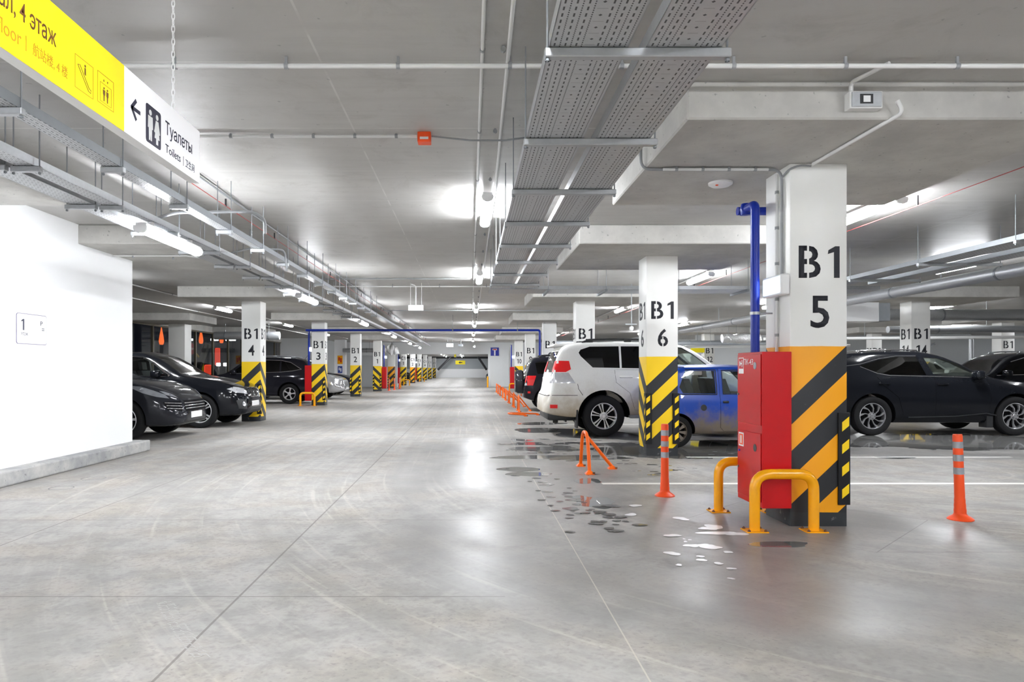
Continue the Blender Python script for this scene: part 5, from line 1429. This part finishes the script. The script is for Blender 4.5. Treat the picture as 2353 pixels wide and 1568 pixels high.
# ---- dark off-roader with the spare wheel
def spare(root, bvh):
    b = BM(); lathe(b, [(0, -.24), (.24, -.24), (.33, -.22), (.375, -.16), (.38, -.02), (.34, .02), (0, .04)], (0.02, .02, .90), 'x', 32)
    t = obj('spare_wheel', b, M['cover'], root, smooth=35)
    b = BM(); lathe(b, [(.30, -.235), (.325, -.24), (.345, -.225)], (0.02, .02, .90), 'x', 32); obj('cover_ring', b, M['dark'], t)
M['cover'] = paint('dark_grey_cover_paint', (0.035, 0.035, 0.042))
DARK = paint('dark_grey_car_paint', (0.022, 0.022, 0.030), 0.2)
vit = dict(L=4.1, W=0.905, R=0.35, rim=.62, wheels=(.72, 3.36), paint=DARK, tumble=.24,
    roof=[(0, .66), (.03, .78), (.07, 1.0), (.22, 1.50), (.34, 1.63), (.7, 1.68), (1.6, 1.69), (2.2, 1.65), (2.45, 1.57), (3.05, 1.12), (3.1, 1.10), (3.8, 1.0), (4.02, .82), (4.1, .6)],
    belt=[(0, .6), (.06, .9), (.1, 1.06), (.6, 1.08), (3.0, 1.04), (3.8, .94), (4.1, .6)], bot=[(0, .42), (.3, .33), (3.6, .33), (4.1, .42)],
    hw=[(0, .68), (.03, .78), (.10, .84), (.3, .89), (.7, .905), (3.5, .90), (3.9, .80), (4.1, .6)], spokes=5, cabin=(.45, 3.0, .6), wz=1.12, seats=(2.0, 1.1), dash=(2.6, 1.05), mirz=1.5, mirror=(2.7, 1.08),
    glass=[([(.36, 1.50), (.42, 1.16), (1.02, 1.14), (1.02, 1.55), (.5, 1.55)], 'y', 'dark'), ([(1.06, 1.56), (1.06, 1.14), (1.8, 1.13), (1.8, 1.57)], 'y', 'dark'), ([(1.86, 1.57), (1.86, 1.13), (2.8, 1.12), (2.4, 1.5)], 'y', 'clear'), ([(2.5, -.58), (2.98, -.66), (2.98, .66), (2.5, .58)], 'z', 'clear'), ([(-.62, 1.52), (.62, 1.52), (.68, 1.12), (-.68, 1.12)], 'x', 'tint')],
    patches=[([(.10, .80), (.28, .80), (.38, 1.10), (.13, 1.10)], 'y', 'rlens', 'tail_light'), ([(.66, .80), (.84, .80), (.82, .88), (.66, .88)], 'r2', 'wlens', 'tail_light'), ([(.66, .89), (.84, .89), (.80, 1.10), (.64, 1.10)], 'r2', 'rlens', 'tail_light'), ([(.12, .56), (.2, .56), (.2, .62), (.12, .62)], 'y', 'rlens', 'reflector')],
    doors=[([(1.04, 1.11), (1.82, 1.10), (1.82, .5), (1.2, .5), (1.1, .8)], (1.2, .98, .2)), ([(1.86, 1.10), (2.9, 1.08), (2.9, .5), (1.86, .5)], (2.0, .97, .2))],
    lines=[([(-.85, .66), (.85, .66)], 'r', .008, 'well', 'panel_gap')], extra=[spare, rails(1.69, .5, 2.1, .56, 'dark', .02, .05)])
build_car(vit, (1.66, 22.3, 0), 0, 'dark grey off-roader with a spare wheel on its tail, beyond the white one')

# ---- long black car at the right, nose to the right
BLACK = paint('black_car_paint', (0.008, 0.009, 0.012), 0.0)
lex = dict(L=4.89, W=0.95, R=0.385, tw=.24, rim=.66, wheels=(1.0, 3.79), gap=.06, paint=BLACK, tumble=.34, trim=M['dark'],
    roof=[(0, .62), (.03, .82), (.08, 1.0), (.22, 1.25), (.42, 1.50), (.55, 1.585), (.9, 1.625), (1.5, 1.65), (2.0, 1.645), (2.4, 1.585), (2.7, 1.47), (3.33, 1.145), (3.38, 1.125), (4.1, 1.02), (4.6, .88), (4.82, .72), (4.89, .55)],
    belt=[(0, .55), (.08, .9), (.2, 1.16), (1.2, 1.15), (3.2, 1.09), (3.8, 1.02), (4.5, .82), (4.89, .5)], bot=[(0, .40), (.3, .28), (.7, .24), (4.1, .24), (4.6, .26), (4.89, .34)],
    hw=[(0, .62), (.04, .76), (.15, .86), (.4, .92), (.9, .945), (1.6, .935), (2.6, .935), (3.8, .95), (4.3, .91), (4.6, .80), (4.82, .62), (4.89, .45)], spokes=9, sw=.10, twist=.50, flare=1.7, rimmat=plain('machined_alloy', (.50, .50, .52), .25, .7, var=.2),
    cabin=(.75, 3.25, .55), wz=1.14, seats=(2.15, 1.15), seat='seatl', dash=(2.85, 1.10), mirz=1.44, mirror=(2.98, 1.12), lining='seatl',
    glass=[([(.80, 1.37), (1.12, 1.235), (1.36, 1.195), (2.08, 1.185), (1.95, 1.545), (1.56, 1.545), (1.2, 1.49)], 'y', 'tint'),
           ([(2.22, 1.20), (2.34, 1.18), (3.16, 1.155), (2.72, 1.42), (2.45, 1.51), (2.09, 1.54)], 'y', 'clear'), ([(2.52, -.56), (3.24, -.68), (3.24, .68), (2.52, .56)], 'z', 'clear')],
    patches=[([(1.96, 1.55), (2.08, 1.55), (2.21, 1.19), (2.09, 1.185)], 'y', BLACK, 'door_pillar'), ([(.12, .95), (.42, .98), (.42, 1.08), (.14, 1.06)], 'y', 'rlens', 'tail_light'),
             ([(.42, .82), (.72, .92), (.74, 1.0), (.5, .92)], 'f2', 'wlens', 'headlight_or_post_lamp'), ([(-.4, .35), (.4, .35), (.3, .8), (-.3, .8)], 'f1', 'dark', 'grille')],
    doors=[([(1.10, 1.15), (2.20, 1.145), (2.18, .42), (1.60, .40), (1.50, .75), (1.22, .98)], (1.22, 1.02, .22)), ([(2.23, 1.145), (3.24, 1.12), (3.30, .75), (3.24, .42), (2.22, .42)], (2.36, 1.01, .22))],
    lines=[([(.80, 1.355), (1.12, 1.22), (1.36, 1.178), (2.1, 1.165), (3.24, 1.135)], 'y', .007, 'chrome', 'window_trim'), ([(.25, 1.34), (.5, 1.36), (.8, 1.40), (1.2, 1.51), (1.56, 1.565), (1.95, 1.565)], 'y', .006, 'chrome', 'window_trim'), ([(1.7, .36), (2.6, .38), (3.2, .44), (3.4, .40)], 'y', .012, 'dark', 'sill_line')],
    extra=[rails(1.65, .9, 2.15, .52, 'chrome', .012, .03), box_part('roof_fin', 'dark', (.62, .82, -.02, .02, 1.60, 1.68), bev=.015), box_part('mud_flap', 'dark', (3.22, 3.34, -.92, -.70, .16, .40), (3.22, 3.34, .70, .92, .16, .40))])
LEX = build_car(lex, (6.86, 14.5, 0), 0, 'long black crossover parked side on, to the right of column B1 5')

# ---- little blue car with grimy sills
BLUE = paint('grimy_blue_car_paint', (0.006, 0.060, 0.42), 0.0, ((0.20, 0.165, 0.13), 0.30, .74, 1.0), .35)
oka = dict(L=3.2, W=0.71, R=0.265, tw=.15, rim=.66, wheels=(.33, 2.62), gap=.045, paint=BLUE, tumble=.22, trim=M['dark'], win=.04,
    roof=[(0, .55), (.03, .80), (.07, .92), (.26, 1.22), (.40, 1.32), (.7, 1.345), (1.3, 1.35), (1.75, 1.32), (1.95, 1.24), (2.42, .93), (2.46, .91), (2.95, .82), (3.14, .70), (3.2, .5)],
    belt=[(0, .5), (.08, .84), (.4, .86), (2.3, .85), (2.9, .76), (3.2, .45)], bot=[(0, .34), (.2, .26), (.5, .22), (2.7, .22), (3.2, .32)],
    hw=[(0, .56), (.04, .62), (.12, .67), (.4, .70), (2.4, .71), (2.9, .66), (3.1, .58), (3.2, .45)], spokes=8, sw=.3, rimmat=plain('dusty_steel_rim', (.20, .17, .14), .6, .3),
    cabin=(.3, 2.34, .42), wz=.93, seats=(1.25, .62), dash=(1.95, .86), mirz=1.2, mirror=(2.1, .9), lining='seatl',
    glass=[([(.38, 1.0), (.44, .90), (1.0, .895), (1.0, 1.275), (.50, 1.275)], 'y', 'clear'), ([(1.13, 1.275), (1.13, .895), (2.12, .895), (1.72, 1.26)], 'y', 'clear'), ([(1.96, -.46), (2.34, -.54), (2.34, .54), (1.96, .46)], 'z', 'clear'), ([(-.5, 1.24), (.5, 1.24), (.54, .92), (-.54, .92)], 'x', 'clear')],
    patches=[([(.03, .60), (.12, .60), (.12, .80), (.03, .80)], 'y', 'rlens', 'tail_light'), ([(u, v) for u, v in circ(.78, .665, .052, 16)], 'y', 'dark', 'fuel_cap')],
    doors=[([(1.07, 1.31), (1.07, .34), (1.13, .28), (2.2, .28), (2.25, .86), (2.16, .885), (1.115, .885), (1.115, 1.285), (1.2, 1.29), (1.2, 1.31)], (1.16, .76, .10))],
    lines=[([(.36, .885), (1.02, .88)], 'y', .008, 'dark', 'window_rubber'), ([(1.02, .88), (1.02, 1.29)], 'y', .010, 'dark', 'window_rubber'), ([(.5, 1.29), (1.02, 1.29)], 'y', .008, 'dark', 'window_rubber'), ([(1.13, .885), (2.14, .885)], 'y', .008, 'dark', 'window_rubber'), ([(1.13, .885), (1.13, 1.285), (1.7, 1.285)], 'y', .008, 'dark', 'window_rubber'), ([(.34, 1.325), (1.8, 1.30)], 'y', .010, BLUE, 'rain_gutter')], handle=M['dark'],
    extra=[box_part('inner_mirror', 'white', (.80, .95, -.12, .12, 1.20, 1.27), bev=.01)])
OKA = build_car(oka, (3.11, 12.19, 0), 0, 'small old blue car with grimy sills between column B1 6 and the red cabinet')
OKA.scale = (0.96, 1, 1)

# ---- black coupe-like off-roader nose to the lane, left
bmw = dict(L=4.88, W=0.97, R=0.375, tw=.27, rim=.70, wheels=(1.0, 3.93), gap=.055, paint=BLACK, tumble=.33,
    roof=[(0, .62), (.04, .95), (.3, 1.12), (.8, 1.36), (1.4, 1.57), (2.0, 1.665), (2.4, 1.67), (2.75, 1.60), (3.05, 1.45), (3.52, 1.155), (3.58, 1.135), (4.2, 1.05), (4.6, .94), (4.78, .83), (4.85, .68), (4.88, .52)],
    belt=[(0, .55), (.05, .85), (.3, 1.04), (1.2, 1.12), (3.4, 1.09), (4.0, 1.0), (4.6, .84), (4.88, .46)], bot=[(0, .40), (.3, .30), (.8, .25), (4.2, .25), (4.6, .26), (4.82, .30), (4.88, .38)],
    hw=[(0, .66), (.05, .80), (.3, .92), (.9, .97), (1.7, .95), (3.0, .95), (3.9, .97), (4.3, .94), (4.6, .84), (4.78, .70), (4.85, .56), (4.88, .42)], spokes=5, kind='double', a0=.9,
    cabin=(.9, 3.42, .55), wz=1.14, seats=(2.2, 1.3), seat='seatd', dash=(2.95, 1.10), mirz=1.45, mirror=(2.98, 1.12),
    glass=[([(1.0, 1.30), (1.1, 1.20), (2.0, 1.17), (2.0, 1.56), (1.5, 1.48)], 'y', 'tint'), ([(2.07, 1.57), (2.07, 1.17), (3.20, 1.155), (2.85, 1.42), (2.6, 1.54)], 'y', 'clear'), ([(2.82, -.58), (3.44, -.70), (3.44, .70), (2.82, .58)], 'z', 'tint')],
    patches=[([(.44, .74), (.76, .78), (.84, .86), (.74, .91), (.46, .86)], 'f2', 'wlens', 'headlight_or_post_lamp'), ([(.03, .66), (.25, .66), (.29, .78), (.25, .88), (.06, .88), (.03, .80)], 'f2', 'chrome', 'grille_surround'), ([(-.26, .46), (.26, .46), (.26, .575), (-.26, .575)], 'f1', 'plate', 'number_plate'), ([(u, v) for u, v in circ(.62, .52, .05, 12)], 'f2', 'wlens', 'fog_light'), ([(-.45, .31), (.45, .31), (.40, .43), (-.40, .43)], 'f1', 'dark', 'air_intake'), ([(.54, .40), (.74, .42), (.78, .60), (.70, .64), (.54, .60)], 'f2', 'dark', 'fog_light_bezel')],
    doors=[([(1.3, 1.13), (2.04, 1.13), (2.04, .42), (1.55, .42), (1.45, .8)], (1.5, 1.0, .2)), ([(2.08, 1.13), (3.2, 1.11), (3.25, .7), (3.2, .42), (2.08, .42)], (2.2, 1.0, .2))],
    lines=[([(1.0, 1.31), (1.5, 1.50), (2.04, 1.585), (2.6, 1.56), (2.86, 1.44), (3.24, 1.15)], 'y', .022, 'chrome', 'window_trim'), ([(1.05, 1.18), (3.22, 1.135)], 'y', .007, 'chrome', 'window_trim'), ([(3.2, .72), (3.5, .78)], 'y', .01, 'chrome', 'wing_trim')])
def kidneys(root, bvh):
    for sg in (-1, 1):
        b = BM(); merge(b, patch(bvh, [(sg * u, v) for u, v in ((.05, .685), (.235, .685), (.265, .78), (.235, .86), (.07, .86), (.05, .80))], 'x', .008, .01, .05, 1)); g = obj('grille', b, M['well'], root)
        b = BM()
        for k in range(6):
            y = sg * (.075 + .028 * k); merge(b, ribbon(bvh, [(y, .69), (y, .85)], 'x', .010, 1, .03))
        obj('grille_bar', b, M['chrome'], g)
bmw['extra'] = [kidneys]
build_car(bmw, (-9.90, 16.30, 0), 0, 'black car with an upright twin grille parked nose out in front of column B1 4')

# ---- dark grey car half hidden by the white wall
GREY = paint('graphite_car_paint', (0.022, 0.023, 0.028), 0.15)
cay = dict(L=4.92, W=0.97, R=0.38, tw=.27, rim=.68, wheels=(1.05, 3.94), gap=.05, paint=GREY, tumble=.33,
    roof=[(0, .62), (.04, .95), (.3, 1.15), (.8, 1.45), (1.3, 1.62), (2.0, 1.68), (2.4, 1.66), (2.75, 1.58), (3.05, 1.42), (3.45, 1.14), (3.5, 1.125), (4.0, 1.07), (4.45, .96), (4.72, .83), (4.86, .70), (4.92, .52)],
    belt=[(0, .55), (.05, .85), (.3, 1.04), (3.4, 1.06), (3.9, 1.03), (4.4, .88), (4.92, .46)], bot=[(0, .40), (.3, .30), (.8, .25), (4.2, .25), (4.6, .25), (4.86, .28), (4.92, .36)],
    hw=[(0, .66), (.05, .80), (.3, .92), (.9, .97), (1.7, .95), (3.0, .95), (3.9, .97), (4.3, .95), (4.6, .87), (4.78, .75), (4.88, .60), (4.92, .45)], spokes=5, a0=.4,
    glass=[([(1.0, 1.30), (1.1, 1.16), (2.0, 1.14), (2.0, 1.54), (1.4, 1.48)], 'y', 'tint'), ([(2.07, 1.55), (2.07, 1.14), (3.2, 1.12), (2.85, 1.40), (2.6, 1.52)], 'y', 'tint'), ([(2.84, -.58), (3.38, -.70), (3.38, .70), (2.84, .58)], 'z', 'tint')],
    cabin=(.9, 3.34, .55), wz=1.12, seats=(2.2, 1.3), dash=(2.9, 1.08), mirz=1.4, mirror=(2.95, 1.10),
    patches=[             ([(4.10, 1.0), (4.12, .95), (4.30, .87), (4.52, .80), (4.70, .765), (4.63, .84), (4.46, .915), (4.26, .985)], 'y', 'smoke', 'headlight_or_post_lamp'), ([(u, v) for u, v in circ(4.28, .925, .035, 14)], 'y', 'wlens', 'headlight_lens'), ([(.56, .765), (.74, .83), (.78, .90), (.72, .89), (.60, .83)], 'f2', 'smoke', 'headlight_or_post_lamp'),
             ([(-.46, .52), (.46, .52), (.50, .58), (.46, .72), (-.46, .72), (-.50, .58)], 'f1', 'well', 'grille'), ([(.54, .53), (.80, .56), (.82, .70), (.56, .72)], 'f2', 'well', 'side_intake'),
             ([(-.26, .385), (.26, .385), (.26, .50), (-.26, .50)], 'f1', 'plate', 'number_plate'), ([(-.75, .27), (.75, .27), (.7, .33), (-.7, .33)], 'f1', 'dark', 'air_intake')],
    lines=[([(-.46, .57), (.46, .57)], 'f', .009, 'chrome', 'grille_bar'), ([(-.47, .62), (.47, .62)], 'f', .009, 'chrome', 'grille_bar'), ([(-.46, .67), (.46, .67)], 'f', .009, 'chrome', 'grille_bar')]
          + [([(sg * .55, z), (sg * .80, z + .02)], 'f', .009, 'chrome', 'grille_bar') for sg in (-1, 1) for z in (.57, .62, .67)])
build_car(cay, (-10.20, 13.45, 0), 0, 'dark grey car parked nose out, half hidden by the end of the white wall')

# ---- black off-roader between columns B1 4 and B1 3, tail toward the lane
kia = dict(L=4.84, W=0.965, R=0.38, tw=.25, rim=.62, wheels=(.98, 3.76), gap=.06, paint=DARK, tumble=.30,
    roof=[(0, .62), (.03, .88), (.08, 1.05), (.30, 1.42), (.42, 1.58), (.55, 1.65), (1.0, 1.72), (1.8, 1.745), (2.4, 1.70), (2.75, 1.58), (3.42, 1.135), (3.48, 1.115), (4.2, 1.02), (4.6, .92), (4.78, .78), (4.84, .55)],
    belt=[(0, .55), (.06, .88), (.2, 1.14), (1.0, 1.13), (3.4, 1.08), (4.2, .94), (4.84, .5)], bot=[(0, .42), (.3, .32), (.8, .28), (4.3, .28), (4.84, .40)],
    hw=[(0, .70), (.04, .80), (.12, .87), (.4, .94), (.98, .965), (3.8, .965), (4.3, .92), (4.7, .76), (4.84, .55)], spokes=5, sw=.26, a0=.5,
    cabin=(.6, 3.35, .6), wz=1.13, seats=(2.2, 1.2), dash=(2.9, 1.08), mirz=1.5, mirror=(3.0, 1.12),
    glass=[([(.56, 1.31), (.9, 1.25), (1.30, 1.215), (1.30, 1.61), (.95, 1.53)], 'y', 'dark'), ([(1.36, 1.62), (1.36, 1.21), (2.2, 1.18), (2.2, 1.64)], 'y', 'tint'), ([(2.27, 1.63), (2.27, 1.18), (3.2, 1.15), (2.75, 1.48)], 'y', 'tint'), ([(2.8, -.58), (3.34, -.70), (3.34, .70), (2.8, .58)], 'z', 'tint')],
    patches=[([(.08, .98), (.30, 1.0), (.36, 1.10), (.10, 1.08)], 'y', 'rlens', 'tail_light'), ([(.5, .95), (.78, .97), (.78, 1.10), (.55, 1.08)], 'r2', 'rlens', 'tail_light'), ([(.42, .80), (.74, .86), (.70, .94), (.45, .92)], 'f2', 'wlens', 'headlight_or_post_lamp'), ([(-.5, .5), (.5, .5), (.45, .85), (-.45, .85)], 'f1', 'dark', 'grille'), ([(-.26, .45), (.26, .45), (.26, .56), (-.26, .56)], 'f1', 'plate', 'number_plate')],
    doors=[([(1.33, 1.19), (2.24, 1.16), (2.24, .45), (1.6, .45), (1.5, .8), (1.3, 1.0)], (1.45, 1.03, .22)), ([(2.28, 1.16), (3.25, 1.13), (3.3, .5), (2.28, .45)], (2.42, 1.02, .22))], handle=M['chrome'],
    lines=[([(.54, 1.30), (.95, 1.555), (1.32, 1.635), (2.2, 1.66), (2.75, 1.50)], 'y', .009, 'chrome', 'window_trim'), ([(.54, 1.30), (.9, 1.235), (1.32, 1.195), (3.2, 1.135)], 'y', .009, 'chrome', 'window_trim')],
    extra=[rails(1.74, .8, 2.4, .56, 'galv', .018, .05), lambda root, bvh: obj('aerial', tube(BM(), [(.62, 0, 1.68), (.42, 0, 1.92)], .006, 5), M['dark'], root)])
KIA = build_car(kia, (-5.78, 26.95, 0), math.pi, 'black off-roader parked tail toward the lane between columns B1 4 and B1 3')

# ---- other parked cars, farther off
def respray(root, mat, old):
    def walk(o):
        for ch in o.children:
            if ch.type == 'MESH':
                for sl in ch.material_slots:
                    if sl.material == old: sl.link = 'OBJECT'; sl.material = mat
            walk(ch)
    walk(root); return root
SILVER = paint('silver_car_paint', (0.46, 0.46, 0.47), 0.6)
PALE = paint('pale_white_car_paint', (0.80, 0.80, 0.80), 0.0)
REDC = paint('red_car_paint', (0.45, 0.01, 0.012), 0.0)
respray(dup(KIA, loc=(-10.25, 30.7, 0), rz=0, label='silver car nose out just right of column B1 3'), SILVER, DARK)
respray(dup(LEX, loc=(-10.75, 36.0, 0), rz=0, label='black crossover nose out behind column B1 2'), DARK, BLACK)
respray(dup(KIA, loc=(17.2, 19.4, 0), rz=math.pi, label='dark car nose left at the right edge, behind the long black one'), BLACK, DARK)
respray(dup(KIA, loc=(15.9, 28.6, 0), rz=0, label='white car roof showing over the mirror of the long black car'), PALE, DARK)
respray(dup(LEX, loc=(13.4, 26.6, 0), rz=math.pi, label='white car nose left over the bonnet of the white off-roader'), PALE, BLACK)
respray(dup(KIA, loc=(8.9, 37.0, 0), rz=0, label='silver car far back over the bonnet of the white off-roader'), SILVER, DARK)
respray(dup(KIA, loc=(-10.3, 58.6, 0), rz=0, label='red car in the hall beyond, between columns C1 1 and the opening'), REDC, DARK)
respray(dup(LEX, loc=(-10.4, 68.6, 0), rz=0, label='dark car in the hall beyond, between columns C1 1 and C1 2'), BLACK, BLACK)
respray(dup(vit_root if False else KIA, loc=(6.55, 75.0, 0), rz=math.pi, label='dark car nose peeping past the right side of the opening'), DARK, DARK)
